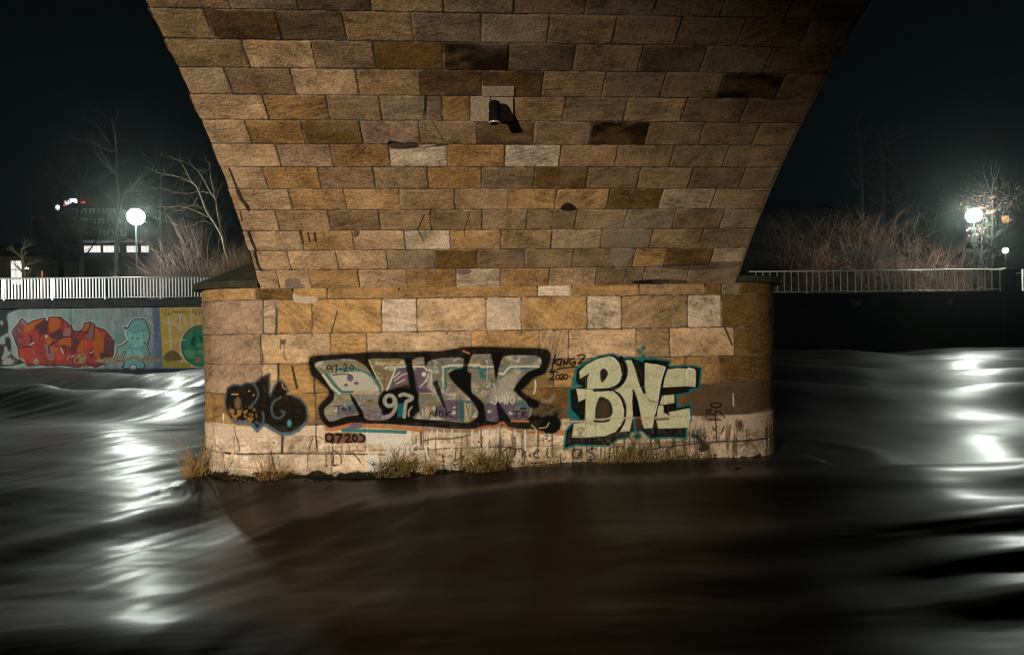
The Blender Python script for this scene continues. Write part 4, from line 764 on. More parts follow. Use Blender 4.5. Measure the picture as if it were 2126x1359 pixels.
c.fill([(240,870),(360,830),(440,880),(420,960),(330,980),(320,1070),(190,1100),(190,1050),(230,980)], FL * .85, soft=1, smooth=3); c.fill([(420,960),(540,920),(700,930),(700,1120),(480,1130),(370,1060)], FL, soft=1.5, smooth=3); c.fill([(740,870),(830,870),(870,1050),(760,1060)], FL * .75, soft=1.2, smooth=3)
c.fill([(570,1010),(640,970),(740,1000),(750,1060),(700,1110),(600,1080)], FL * 1.15, soft=.8, smooth=3); c.fill([(200,1050),(300,1030),(330,1090),(280,1160),(200,1130)], np.array((.28,.30,.17)), soft=1, smooth=3)
DK = FD * .35
for P in ([(500,620),(540,600),(570,625)], [(610,640),(650,615),(700,640)], [(505,690),(530,670),(560,700)], [(610,700),(640,680),(680,705)], [(530,730),(545,770),(590,780),(600,750)], [(490,800),(530,830),(570,815)], [(480,860),(540,890),(640,890),(700,850)], [(590,1010),(640,1060),(690,1050)], [(640,1080),(690,1100)], [(440,700),(450,760),(500,850)], [(560,590),(700,560),(790,520)], [(520,950),(540,1010)], [(740,540),(750,700)]): c.line(P, 10, DK, smooth=4, soft=.5, op=.85)
c.dot(525, 695, 16, 20, DK); c.dot(640, 705, 16, 20, DK); c.line(BOY[:28], 22, BLK, smooth=3, soft=.45); c.line([(370,1180),(340,1290)], 18, BLK); c.line([(330,1010),(350,970),(400,975),(350,1060),(330,1010)], 18, BLK); c.fill([(335,1015),(355,980),(385,985),(350,1045)], (.4,.42,.4), soft=.5)
c.dot(545, 1290, 72, 74, (.45, .43, .42), soft=.6); c.dot(545, 1290, 72, 74, BLK, ring=18)
for x in np.arange(-10, 1080, 40):
    y = 1110 + 30 * math.sin(x * .02); c.dot(x, y + random.uniform(-15, 15), 45, 34, (.26, .17, .09), op=.85, wear=.2, soft=1.5)
strokes([[(720,220),(800,120),(880,130),(920,190),(860,290),(760,270),(720,220)], [(760,240),(820,140),(850,230),(900,160)], [(780,200),(880,210)], [(850,300),(950,450)], [(940,520),(930,560),(970,600),(1000,590)], [(820,330),(900,400)], [(900,640),(960,700),(900,740),(980,800)], [(940,820),(980,900),(1030,880)]], 8, (.46,.47,.46), soft=.4, op=.8)
for _ in range(70):
    x, y = random.uniform(850, 1090), random.uniform(550, 1280); c.line([(x, y), (x + random.uniform(-25, 25), y + random.uniform(-25, 25))], 6, (.40,.42,.42), op=.5, soft=.4)
# yellow panel with the green ball
c.O = (220, 630, 9.664)
c.fill([(1080,70),(3000,70),(3000,1285),(1150,1285)], (.52, .33, .07), soft=.5); c.fill([(1080,70),(1180,70),(1260,600),(1260,1285),(1150,1285)], (.42, .30, .03), op=.85, soft=2.5)
yn = lambda X, Y: np.clip((fbm(X / 12, Y / 10, 8, 3) - .40) * 4, 0, 1); c.fill([(1150,300),(1900,150),(1900,700),(1500,1000),(1200,900)], (.42, .21, .10), op=.6, soft=4, mod=yn)
for P, w_ in [([(1255,230),(1290,700),(1320,1285)], 30), ([(1480,180),(1500,520)], 34), ([(1700,90),(1725,420)], 36), ([(1500,230),(1570,260),(1580,340),(1640,440)], 26), ([(1760,240),(1840,280),(1860,380)], 24), ([(1130,340),(1250,390),(1400,420),(1490,530)], 26), ([(1290,390),(1440,290)], 14), ([(1180,790),(1300,740),(1480,730)], 26), ([(1960,90),(1975,400)], 26), ([(1350,1000),(1500,1000),(1520,1285)], 26)]: c.line(P, w_, (.56, .47, .38), op=.75, soft=1.4, smooth=3)
c.line([(1180,1080),(1240,1000),(1330,960),(1420,1000),(1480,1100)], 60, (.09, .065, .03), wear=.26, soft=2); c.fill([(1150,1090),(1260,1010),(1400,960),(1540,1110),(1400,1160),(1200,1170)], (.11,.08,.03), soft=2, wear=.24)
c.fill([(1150,1150),(1450,1170),(1700,1200),(1680,1285),(1150,1285)], (.30,.22,.03), soft=1, wear=.26)
GRN = np.array((.010, .18, .08)); GL2 = np.array((.10, .26, .11))
def disc(x, y, a, b_, col, **k): c.dot(x, y, a, b_, col, **k)
disc(1900, 850, 420, 432, (.60,.56,.48), soft=.6); disc(1905, 850, 405, 425, BLK, soft=.5); disc(1910, 852, 388, 408, GRN, soft=.6)
c.fill([(1560,640),(1700,500),(1880,450),(1980,470),(1980,560),(1800,560),(1650,640),(1560,760)], GL2 * .55, soft=2, smooth=3); c.fill([(1550,960),(1640,920),(1780,950),(1790,1020),(1720,1100),(1620,1060)], GL2, soft=1, smooth=3); c.fill([(1820,980),(1880,920),(1980,910),(1990,1010),(1880,1020)], GL2, soft=1, smooth=3)
c.fill([(1700,700),(1790,640),(1800,760),(1760,860),(1700,820)], GRN * .35, soft=1.6, smooth=3); c.fill([(1870,640),(1960,700),(1970,800),(1900,730)], GRN * .35, soft=1.6, smooth=3); c.line([(1600,700),(1700,620),(1800,560)], 30, GRN * .4, smooth=3, soft=1.5); c.line([(1500,720),(1590,730)], 20, (.5,.5,.42))
c.line([(1800,910),(1880,880),(1940,890)], 16, GRN * .3, smooth=4); c.fill([(1830,820),(1940,800),(1950,870),(1850,880)], (.13,.24,.16), soft=2, smooth=3); c.fill([(1790,1100),(1870,1060),(1930,1100),(1880,1180),(1800,1180)], (.24,.15,.08), soft=2, smooth=3, wear=.2); c.fill([(1600,640),(1740,560),(1700,760),(1620,880)], np.array((.04,.18,.11)), soft=2, smooth=3)
c.line([(1935,60),(1975,700),(1995,1290)], 26, BLK, soft=.5)
strokes([[(1125,165),(1160,110),(1200,120),(1190,200),(1150,210),(1140,150)], [(1215,110),(1250,100),(1255,200),(1210,210),(1210,130)], [(1255,95),(1345,92),(1280,190),(1240,240)], [(1180,270),(1220,230),(1320,205)], [(1260,230),(1300,270)], [(1360,140),(1320,170),(1345,195),(1375,150),(1380,195)], [(1400,140),(1395,195),(1425,150),(1430,195)], [(1450,120),(1440,195),(1490,180)], [(1500,130),(1470,165),(1520,170),(1490,200)], [(1540,110),(1530,190),(1570,140),(1560,230)], [(1590,150),(1600,215),(1640,140),(1650,235),(1630,200)], [(1690,110),(1700,195)], [(1740,100),(1730,190),(1770,150),(1740,130)], [(1790,140),(1770,190),(1810,175)], [(1860,100),(1800,120),(1850,160),(1870,215),(1780,225),(1830,180)], [(1880,110),(1880,200),(1915,130),(1885,150),(1925,195)]], 9, (.03,.025,.01), soft=.4)
c.O = (0, 0, 1)
c.rgb[:] = c.rgb * (1 - np.clip((Y_ - 762) / 5, 0, 1) * .85)[..., None]
c.rgb[:] = c.rgb * (.86 + .28 * fbm(X_ / 1.5, Y_ / 1.5, 13, 2))[..., None]
xw0, xw1 = -46.0, -3.0; zt_ = at(200, 638, Y=YLW).z; zc1 = at(200, 622, Y=YLW).z
Xm, Zm = np.meshgrid(np.linspace(xw0, xw1, 1500), np.linspace(-.6, zt_, 240)); Pm = np.stack([Xm, Xm * 0 + YLW, Zm], -1); px_, py_ = proj(Pm); rgb, _ = MC.sample(px_, py_)
MUR = mat("painted_concrete", rough=.8, spec=.25, attr=True, noise=.12, nscale=14, bump=.006, bscale=25)
LW = empty("river_wall", ((xw0 + xw1) / 2, YLW + .5, -.6), label="left river wall covered with red, turquoise and yellow graffiti", cat="wall")
grid_mesh("painted_face", Pm, rgb, MUR, LW, flip=False)
mb = MB(); mb.box((xw0, YLW + .01, -.6), (xw1, YLW + .9, zt_ + .002)); mb.build("wall_core", CONC, LW)
mb = MB(); mb.box((xw0, YLW - .22, zt_), (xw1, YLW + .95, zc1)); mb.build("coping", DARKC, LW)
GRM = mat("moss_grass", (.050, .075, .028), rough=1, noise=.6, nscale=6, bump=.03, bscale=18)
GRD = mat("dark_soil", (.010, .009, .007), rough=1, noise=.5, nscale=1.5, bump=.05, bscale=5)

# ================================================================== FAR BANK, RIGHT: dark stone river wall
YRW = at(1850, 725, z=0).y - 1.0; zr1 = at(1850, 607, Y=YRW).z; zr0 = at(1850, 620, Y=YRW).z; XRW0, XRW1 = -3.4, 62.0; DK_ = .0
RWc = Canvas(0, 0, 1300, 90, 1.0)
RW = empty("river_wall", (20, YRW + .5, -.6), label="dark stone river wall on the right bank with faint chalky tags", cat="wall")
STD = mat("black_wet_stone", (.006, .0066, .0066), rough=.8, noise=.6, nscale=1.3, bump=.05, bscale=3)
mb = MB(); mb.box((XRW0, YRW, -.6), (XRW1, YRW + 1.0, zr0)); mb.build("wall_face", STD, RW)
mb = MB(); mb.box((XRW0, YRW - .2, zr0 + .002), (XRW1, YRW + 1.0, zr1)); mb.build("coping", STD, RW)
BLT = mat("pale_bracket_stone", (.09, .085, .075), rough=.9, noise=.3, nscale=9)
for a_, b_, y0_, y1_ in ((1770, 1794, 622, 634), (1969, 1981, 621, 632)):
    A = at(a_, y0_, Y=YRW - .15); B = at(b_, y1_, Y=YRW - .15); mb = MB(); mb.add([(A.x, YRW - .12, A.z), (B.x, YRW - .12, A.z), (B.x - .12, YRW - .02, B.z), (A.x + .12, YRW - .02, B.z), (A.x, YRW + .01, A.z), (B.x, YRW + .01, A.z), (B.x - .12, YRW + .01, B.z), (A.x + .12, YRW + .01, B.z)], [(0,3,2,1),(0,1,5,4),(3,7,6,2),(0,4,7,3),(1,2,6,5)])
    mb.build("bracket_stone", BLT, RW)
CH = mat("chalky_paint", (.035, .04, .042), rough=.9)
mb = MB()
for P in ([(1622,655),(1628,648),(1640,652)], [(1612,670),(1618,664),(1616,676)], [(1820,662),(1832,650)], [(1985,640),(1998,637),(2008,635)], [(1978,668),(1984,650),(1990,640)], [(1655,648),(1672,645)], [(1900,655),(1925,648),(1930,640)]):
    mb.tube([at(x, y, Y=YRW - .012) for x, y in P], .02, 4)
mb.build("faded_tag", CH, RW)
# stone end pier of the right railing
gp = empty("gate_pier", tuple(at(2095, 605, Y=YRW + .4)), label="dark stone end pillar with a rounded pale cap closing the right railing", cat="pillar")
A = at(2078, 600, Y=YRW + .1); B = at(2101, 600, Y=YRW + .1); zt2 = at(2090, 560, Y=YRW + .1).z; mb = MB(); mb.box((A.x, YRW - .25, -.6), (B.x, YRW + .9, zt2)); mb.build("pillar_shaft", STD, gp)
n = 10; V = []; x0, x1 = A.x - .12, B.x + .12
mb = MB()
for y in (YRW - .32, YRW + .95):
    for i in range(n + 1): tt = i / n; V.append((x0 + (x1 - x0) * tt, y, zt2 + .003 + .16 * math.sin(math.pi * tt) ** .6))
mb.add(V + [(x0, YRW - .32, zt2 + .002), (x1, YRW - .32, zt2 + .002), (x1, YRW + .95, zt2 + .002), (x0, YRW + .95, zt2 + .002)], [(i, i + 1, n + 2 + i, n + 1 + i) for i in range(n)] + [tuple(range(n + 1))[::-1], tuple(range(n + 1, 2 * n + 2))])
mb.build("pillar_cap", BLT, gp)

# banks behind the walls
def ground(name, X0, X1, Y0, Y1, hf, m_, nx=90, ny=70):
    X, Y = np.meshgrid(np.linspace(X0, X1, nx), np.linspace(Y0, Y1, ny)); Z = hf(X, Y); return grid_mesh(name, np.stack([X, Y, Z], -1), None, m_, kind="structure", flip=True)
gz = zc1 - .12
HL = lambda X, Y: gz + .06 * (fbm(X / 3, Y / 3, 2, 3) - .5) + np.clip(Y - 60, 0, 400) * .02
ground("bank_left", -160, -1.0, YLW + .9, 260, HL, GRD, 90, 90)
def hill(X, Y):
    d = np.clip(Y - YRW - 5, 0, 300); return zr1 - .10 + .10 * (fbm(X / 2, Y / 2, 4, 3) - .5) + 15 * (1 - np.exp(-d / 18)) * np.clip((43.0 - X + d * .3) / 9, 0.0, 1) + d * .02
ground("hillside", -1.0, 170, YRW + .95, 260, hill, GRD, 160, 160)
mb = MB(); mb.box((-3.6, YLW + .9, -.6), (-1.0, YRW + 1.2, gz - .1)); mb.build("return_wall", STD, LW)

# ================================================================== RAILINGS
GALV = mat("galvanised_steel", (.52, .53, .50), rough=.42, metal=.35, noise=.12, nscale=12)
GALR = mat('lit_galvanised_steel', (.80, .74, .64), rough=.5, metal=.1, noise=.12, nscale=12)  # brighter, warmer copy of the steel: light on the right railing put into the colour
def railing(name, label, Yp_, xa, xb, ztop, zbot, zfoot, posts, gap, rt=.035, rb=.017, slim=.011, GALV=GALV):
    R_ = empty(name, ((xa + xb) / 2, Yp_, zfoot), label=label, cat="railing", group="railings on the river walls")
    mb = MB(); mb.tube([(xa, Yp_, ztop), (xb, Yp_, ztop)], rt, 10); mb.build("top_rail", GALV, R_, smooth=True)
    mb = MB(); mb.tube([(xa, Yp_, zbot), (xb, Yp_, zbot)], rb, 8); mb.build("bottom_rail", GALV, R_, smooth=True)
    mesh = None
    for x in posts:
        if mesh is None:
            mb = MB(); mb.box((x - .03, Yp_ - .03, zfoot - .02), (x + .03, Yp_ + .03, ztop - .02)); o = mb.build("post", GALV, R_); mesh = o; x0_ = x
        else: o = mesh.copy(); COL.objects.link(o); o.location = (x - x0_, 0, 0)
    bal = None; x = xa + gap; k = 0
    while x < xb and k < 98:
        if min(abs(x - p) for p in posts) > gap * .35:
            if bal is None:
                mb = MB(); mb.box((x - slim, Yp_ - slim, zbot - .01), (x + slim, Yp_ + slim, ztop - .01)); bal = mb.build("baluster", GALV, R_); xb0 = x
            else: o = bal.copy(); COL.objects.link(o); o.location = (x - xb0, 0, 0)
            k += 1
        x += gap
    return R_
YR1 = YLW + .12
zt1, zb1 = at(200, 576.5, Y=YR1).z, at(200, 618, Y=YR1).z
pl = [at(p, 600, Y=YR1).x for p in (8, 108.5, 218, 333, 447)]; dpl = pl[1] - pl[0]
gL = (at(300, 600, Y=YR1).x - at(293.4, 600, Y=YR1).x)
xl0 = at(-70, 600, Y=YR1).x
railing("steel_railing", "galvanised railing on top of the graffiti wall at left", YR1, xl0, at(500, 600, Y=YR1).x, zt1, zb1, zc1, [pl[0] - dpl + .001] + pl, gL, rt=.045, slim=.028)
YR2 = YRW + .15
zt2r, zb2 = at(1850, 561, Y=YR2).z, at(1850, 603, Y=YR2).z
pr = [at(p, 600, Y=YR2).x for p in (1675, 1776.5, 1877, 1978.5, 2077)]
gR = at(1900, 600, Y=YR2).x - at(1885.7, 600, Y=YR2).x
railing("steel_railing", "galvanised railing along the dark right river wall, ending at the pillar", YR2, at(1555, 600, Y=YR2).x, at(2078, 600, Y=YR2).x, zt2r, zb2, zr1, pr, gR, rt=.05, slim=.026, GALV=GALR)
PNT = mat("white_fence_paint", (.7, .72, .72), rough=.5)
gr = empty("garden_fence", tuple(at(2125, 606, Y=YRW + 3)), label="white rail fence beyond the dark pillar at the right edge", cat="fence")
mb = MB(); a_ = at(2100, 567, Y=YRW + 3); mb.box((a_.x, YRW + 2.98, a_.z - .03), (a_.x + 7, YRW + 3.02, a_.z + .03)); mb.build("fence_rail", PNT, gr)
for i in range(3):
    q_ = at(2124.5, 560, Y=YRW + 3); mb = MB(); mb.box((q_.x - .09 + i * 2.4, YRW + 2.93, zr1 - .1), (q_.x + .09 + i * 2.4, YRW + 3.05, q_.z + .05)); mb.build("fence_post", PNT, gr)

# ================================================================== STREET LAMPS
POLE = mat("lamp_post_steel", (.006, .008, .008), rough=.9, spec=.03)
def lampmat(name, col, s_):
    return mat(name, (.8, .8, .8), emit=col, estr=s_)
LGL = lampmat("lamp_glow", (.92, 1.0, .90), LAMP_S := 520)
def street_lamp(px, py, Yp_, zfoot, label, r=.24, glow=LGL, extras=False):
    q_ = at(px, py, Y=Yp_); L_ = empty("street_lamp", (q_.x, Yp_, zfoot), label=label, cat="street lamp", group="street lamps on the far bank")
    H = q_.z
    mb = MB(); mb.tube([(q_.x, Yp_, zfoot), (q_.x, Yp_, zfoot + .9), (q_.x, Yp_, zfoot + .92), (q_.x, Yp_, H - r)], [.075, .075, .05, .036], 12); mb.build("pole", POLE, L_, smooth=True)
    mb = MB(); mb.lathe((q_.x, Yp_, H), [(0, r * 1.12), (r * .3, r * 1.1), (r * .45, r * .98), (r * .40, r * .9), (0, r * .9)], 24); mb.build("lamp_head", POLE, L_, smooth=True)
    mb = MB(); mb.lathe((q_.x, Yp_, H), [(r * math.sin(a), -r * math.cos(a)) for a in np.linspace(0, math.pi * .96, 18)], 24); mb.build("lamp_globe", glow, L_, smooth=True)
    if extras:
        BX = mat("camera_box", (.35, .37, .36), rough=.5)
        k = 1 / (1357 / Yp_)
        def bx(n_, x0, x1, y0, y1, m_=BX, dy=.12):
            mb = MB(); A = at(x0, y0, Y=Yp_ - dy); B = at(x1, y1, Y=Yp_ - dy); mb.box((A.x, Yp_ - dy - .12, B.z), (B.x, Yp_ - .05, A.z)); return mb.build(n_, m_, L_)
        bx("switch_box", 2018, 2026, 491, 503); bx("camera_housing", 2020, 2023, 485, 490); bx("camera_housing", 2026.5, 2029, 485, 490); bx("mounting_arm", 2019, 2029, 489, 491); bx("camera_housing", 2023, 2028, 508, 511)
    return L_
street_lamp(282, 450, YLW + 3.2, gz, "lit street lamp on a slim pole behind the left railing", r=.46)
street_lamp(2022, 447, YRW + 3.0, zr1 - .1, "lit street lamp carrying a grey box and small cameras, above the right railing", r=.50, extras=True)
street_lamp(2087, 520, YRW + 34, 3.2, "small far street lamp below and right of the big right lamp", r=.30, glow=lampmat("far_lamp_glow", (.92, 1.0, .92), 160))
# ================================================================== TREES AND SHRUBS IN WINTER
def twig(mb, p, d, L, r, n=5, bend=(0, 0, 0), wob=.12, sides=3, tip=.25):
    p = Vector(p); d = Vector(d).normalized(); pts = [p.copy()]; rad = [r]; st = L / n
    for i in range(n):
        d = (d + Vector(bend) / n + Vector((random.gauss(0, wob), random.gauss(0, wob), random.gauss(0, wob)))).normalized()
        p = p + d * st; pts.append(p.copy()); rad.append(r * (1 - (1 - tip) * (i + 1) / n))
    mb.tube(pts, rad, sides, cap=False); return pts, d, rad
def branch(mb, p, d, L, r, depth, kids=3, up=.2, wob=.10, spread=.8, n=5, rmin=.004, bend=None):
    pts, dd, rad = twig(mb, p, d, L, r, n, bend or (0, 0, up), wob, 5 if r > .03 else 3, .45)
    if depth <= 0: return
    for k in range(kids):
        i = random.randint(max(1, n // 3), n); a = Vector((random.gauss(0, 1), random.gauss(0, 1), random.gauss(0, .6))).normalized()
        nd = ((pts[i] - pts[i - 1]).normalized() + a * spread).normalized()
        branch(mb, pts[i], nd, L * random.uniform(.45, .72), max(rad[i] * .6, rmin), depth - 1, kids, up, wob * 1.2, spread, max(3, n - 1), rmin, bend)
BARK_Y = mat("ochre_bark", (.20, .16, .09), rough=.9, noise=.3, nscale=8, bump=.01, bscale=30)
BARK_Y2 = mat('grey_bark', (.07, .065, .04), rough=.9, noise=.5, nscale=6, bump=.02, bscale=20)
BARK_D = mat("dark_bark", (.009, .0085, .008), rough=.95, noise=.4, nscale=5, bump=.01, bscale=25)
TW_P = mat("pinkish_twigs", (.075, .047, .037), rough=.9, noise=.35, nscale=3)
TW_R = mat("red_twigs", (.17, .06, .05), rough=.85, noise=.35, nscale=3)
TW_Y = mat("yellow_stems", (.32, .25, .12), rough=.85, noise=.3, nscale=3)
CANE = mat('lit_canes', (.36, .19, .11), rough=.8, noise=.5, nscale=2)  # brightened stem colour, lamplight on single twigs painted in
CANEP = mat('lit_canes_pale', (.26, .18, .14), rough=.8, noise=.5, nscale=2)  # same for the left shrubs: lit twigs as a lighter colour
TW_B = mat("brown_bramble", (.075, .042, .028), rough=.9, noise=.5, nscale=2)
# forked pale tree at the bridge
def pxl(P, Y0, jig=.15): return [at(x, y, Y=Y0 + random.uniform(-jig, jig)) for x, y in P]
YT = YLW + 2.4
t_ = empty("bare_tree", tuple(at(482, 590, Y=YT)), label="forked bare tree with pale yellow bark lit beside the bridge", cat="tree")
mb = MB()
mb.tube(pxl([(500,620),(488,580),(476,545),(467,515),(462,490)], YT), [.13,.12,.10,.095,.085], 8)
mb.build("trunk", BARK_Y, t_, smooth=True)
mb = MB()
limbs = [([(462,490),(445,462),(430,440),(420,415),(410,390),(404,383)], .075, .035), ([(462,490),(455,455),(450,430),(448,415),(440,403),(432,390),(424,375),(412,356)], .07, .02), ([(448,415),(443,395),(438,370),(434,335)], .035, .015), ([(404,383),(395,372),(385,352),(378,342)], .03, .012),
         ([(448,415),(455,395),(464,380)], .02, .01), ([(432,450),(410,440),(390,432),(372,428),(345,430),(320,428)], .03, .008), ([(440,403),(415,397),(390,402),(360,398),(330,390)], .02, .006), ([(404,383),(380,370),(350,363),(322,358)], .02, .006), ([(440,465),(420,458),(400,468),(378,470)], .02, .006), ([(410,410),(400,425),(388,430),(380,440)], .016, .006), ([(434,440),(420,430),(395,428),(360,440),(345,447)], .02, .006), ([(412,356),(400,345),(380,335),(350,325)], .014, .005), ([(434,335),(440,345),(420,360)], .01, .005)]
for P, r0, r1 in limbs:
    pts = pxl(catmull(P, False, 3), YT, .06); k = len(pts); mb.tube(pts, [r0 + (r1 - r0) * i / (k - 1) for i in range(k)], 5, cap=False)
    for j in range(2, k, 2 if r0 < .04 else 3):
        dd = (pts[j] - pts[j - 1]).normalized(); branch(mb, pts[j], dd + Vector((random.gauss(-.1, .7), random.gauss(0, .7), random.gauss(.1, .5))), random.uniform(.4, 1.1), .010, 1, 3, .15, .2, .8, 4, .005)
mb.build("crown", BARK_Y, t_)
# arching pale shrub spreading left towards the lamp
def shrub(name, label, base, nst, Lr, lean, m_, *a_, bright=0, bmat=None, **k_):
    o = shrub0(name, label, base, nst, Lr, lean, m_, *a_, **k_)
    if bright:
        k2 = dict(k_); k2.update(kids=3, depth=1); q = shrub0('canes', None, base, bright, Lr, lean, bmat, *a_, parent=o, **k2)  # a few brighter stems among the dark ones, lit twigs by colour
    return o
def shrub0(name, label, base, nst, Lr, lean, m_, rad=.012, cat="shrub", group=None, spreadxy=.6, kids=3, up=-.3, wob=.07, depth=1, w=.5, parent=None):
    o = parent if parent is not None else empty(name, tuple(base), label=label, cat=cat, group=group); mb = MB()
    for _ in range(nst):
        p = Vector(base) + Vector((random.uniform(-w, w), random.uniform(-w * .6, w * .6), -.05)); d = Vector((random.gauss(lean[0], spreadxy), random.gauss(lean[1], spreadxy * .7), 1.0))
        L = random.uniform(*Lr); pts, dd, rr_ = twig(mb, p, d, L, rad * random.uniform(.7, 1.2), 7, (0, 0, up), wob, 3)
        if depth:
            for k in range(kids):
                i = random.randint(2, 6); a = (pts[i] - pts[i - 1]).normalized() + Vector((random.gauss(0, .45), random.gauss(0, .45), random.gauss(.05, .4)))
                q, d2, r2 = twig(mb, pts[i], a, L * random.uniform(.2, .45), rad * .5, 4, (0, 0, up * .5), wob * 1.3, 3)
                if depth > 1: twig(mb, q[2], d2 + Vector((random.gauss(0, .5), 0, random.gauss(0, .5))), L * .15, rad * .35, 3, (0, 0, 0), wob, 3)
    mb.build("stems" if parent is None else "canes", m_, o); return o
def gp_(px, Yp_): v_ = at(px, 600, Y=Yp_); return (v_.x, Yp_, gz)
shrub("arching_shrub", "wide bare shrub arching left toward the left lamp", gp_(410, YLW + 3.4), 150, (1.6, 4.6), (-.9, .05), TW_P, .010, up=-.25, kids=5, depth=2, spreadxy=.45, bright=26, bmat=CANEP)
shrub("arching_shrub", "bare grey shrub leaning left, nearest to the left lamp post", gp_(352, YLW + 4.3), 70, (1.2, 3.4), (-.6, 0), TW_P, .009, up=-.35, kids=5, depth=2, spreadxy=.5, bright=14, bmat=CANEP)
shrub("arching_shrub", "tall loose bare shrub rising behind the forked tree", gp_(432, YLW + 5.6), 46, (3.0, 6.0), (-.35, .1), TW_P, .015, up=.1, kids=5, depth=2, spreadxy=.22)
for i, (px, dy, n_, L_, m_, lb) in enumerate([(372, 2.2, 80, (.9, 1.7), TW_P, "low pink twiggy bush behind the railing, leftmost of the row"), (402, 1.9, 110, (1.2, 2.0), TW_P, "pink twiggy bush second from the left behind the railing"), (432, 2.0, 120, (1.3, 2.3), TW_R, "reddish bush below the fork of the pale tree"),
        (458, 1.8, 120, (1.5, 2.5), TW_Y, "yellow stemmed bush at the foot of the forked tree"), (488, 1.9, 130, (1.8, 3.0), TW_R, "red twigged bush right of the forked trunk"), (512, 1.8, 120, (2.2, 3.3), TW_Y, "tall yellow stemmed bush above the left cap stone"), (530, 2.3, 110, (2.6, 3.8), TW_R, "tall red twigged bush against the left edge of the bridge")]):
    shrub("twig_bush", lb, gp_(px, YLW + dy), n_, L_, (-.05, 0), m_, .011, up=.25, kids=4, depth=1, spreadxy=.18, w=.65, wob=.08, bright=16, bmat=(TW_Y if m_ is not TW_P else CANEP), group="upright twig bushes behind the left railing")  # brighter canes among the darker twigs carry lamplight in their colour
# dark trunks round the left lamp and before the buildings
def bare_tree(px, Yp_, zf, H, r, m_, label, lean=(0, 0), group='bare trees on the far bank', kids=4, depth=3):
    v_ = at(px, 600, Y=Yp_); o = empty("bare_tree", (v_.x, Yp_, zf), label=label, cat="tree", group=group); mb = MB()
    n = 7; pts = [Vector((v_.x + lean[0] * (i / n) + random.gauss(0, .05), Yp_ + lean[1] * i / n, zf - .1 + H * i / n)) for i in range(n + 1)]; mb.tube(pts, [r * (1 - .75 * i / n) for i in range(n + 1)], 8); mb.build("trunk", m_, o, smooth=True)
    mb = MB()
    for i in range(3, n + 1):
        for k in range(kids): branch(mb, pts[i], (random.gauss(0, 1), random.gauss(0, .7), random.uniform(.3, 1.2)), H * random.uniform(.12, .26), r * .28, depth - 1, 3, .25, .12, .7, 5, .010)
    mb.build("crown", m_, o); return o
bare_tree(241, YLW + 9, gz, 10.5, .20, BARK_D, "slim dark tree standing just left of the lit left lamp", (.3, 0))
bare_tree(168, YLW + 16, gz, 10, .26, BARK_D, "dark bare tree in front of the low building's left windows")
bare_tree(128, YLW + 22, gz, 12, .28, BARK_D, "dark bare tree below the glowing roof sign")
bare_tree(72, YLW + 10, gz, 4.2, .24, BARK_Y2, "thick pale trunk beside the lit cream window at far left", (-.9, 0), kids=2)
bare_tree(330, YLW + 18, gz, 11, .22, BARK_D, "dark bare tree behind the arching shrub", (.4, 0))
# ---------------- right bank: brambles on the slope, bare trees, leafy tree at the lamp
def hz(px, Yp_): v_ = at(px, 600, Y=Yp_); return (v_.x, Yp_, float(hill(np.array([v_.x]), np.array([Yp_]))[0]))
words = ["nearest the bridge", "second from the bridge", "third from the bridge", "fourth from the bridge", "in the middle of the slope foot", "sixth from the bridge", "seventh from the bridge", "left of the camera pole", "just left of the right lamp post"]
for i, px in enumerate([1640, 1690, 1735, 1780, 1825, 1870, 1915, 1955, 1990]):
    shrub("bramble_bush", "arching brown bramble behind the right railing, " + words[i], hz(px, YRW + 3.4 + random.uniform(-.5, .8)), 62, (1.4, 2.9), (random.uniform(-.4, .4), 0), TW_B, .019, up=-.7, kids=4, depth=2, spreadxy=.8, w=1.0, wob=.12, group="brambles at the foot of the slope", bright=14, bmat=CANE)
up_w = ["lowest left", "left", "centre left", "centre", "centre right", "right", "far right"]
for i, px in enumerate([1665, 1715, 1770, 1830, 1880, 1930, 1975]):
    shrub("hillside_bush", "dim thorny bush higher on the slope, " + up_w[i] + " of the upper row", hz(px, YRW + 7.0 + random.uniform(-1, 1)), 62, (1.8, 3.6), (random.uniform(-.3, .3), 0), TW_B, .026, up=-.5, kids=4, depth=2, spreadxy=.7, w=1.5, wob=.12, group="bushes higher on the slope", bright=10, bmat=CANE)
for i, px in enumerate([1660, 1740, 1800, 1860, 1930]):
    shrub("hillside_bush", "barely lit bush near the top of the slope, " + ["nearest the bridge", "second from the bridge", "midway along", "second from the lamp", "nearest the lamp"][i], hz(px, YRW + 11 + random.uniform(-1, 1)), 46, (2, 4), (0, 0), TW_B, .03, up=-.4, kids=4, depth=2, spreadxy=.6, w=2, group="bushes near the top of the slope")
o = shrub("birch_clump", "clump of pale upright stems on the slope right of the bridge", hz(1702, YRW + 4.6), 16, (2.6, 4.2), (.0, 0), CANE, .035, up=.1, kids=4, depth=2, spreadxy=.14, w=.6, wob=.05)
for i, (px, H) in enumerate([(1792, 15), (1838, 17), (1862, 16), (1885, 15), (1935, 14)]):
    h_ = hz(px, YRW + 20); bare_tree(px, YRW + 20, h_[2], H * .6, .22, BARK_D, "faint tall tree in the dark above the slope, " + ["furthest left", "second from left", "middle one", "second from right", "furthest right"][i] + " of five", group="faint trees above the slope")
LEAF = mat("dry_leaves", (.36, .19, .13), rough=.8, noise=.4, nscale=5); LEAFG = mat("ivy_leaves", (.12, .17, .10), rough=.7, noise=.4, nscale=5)
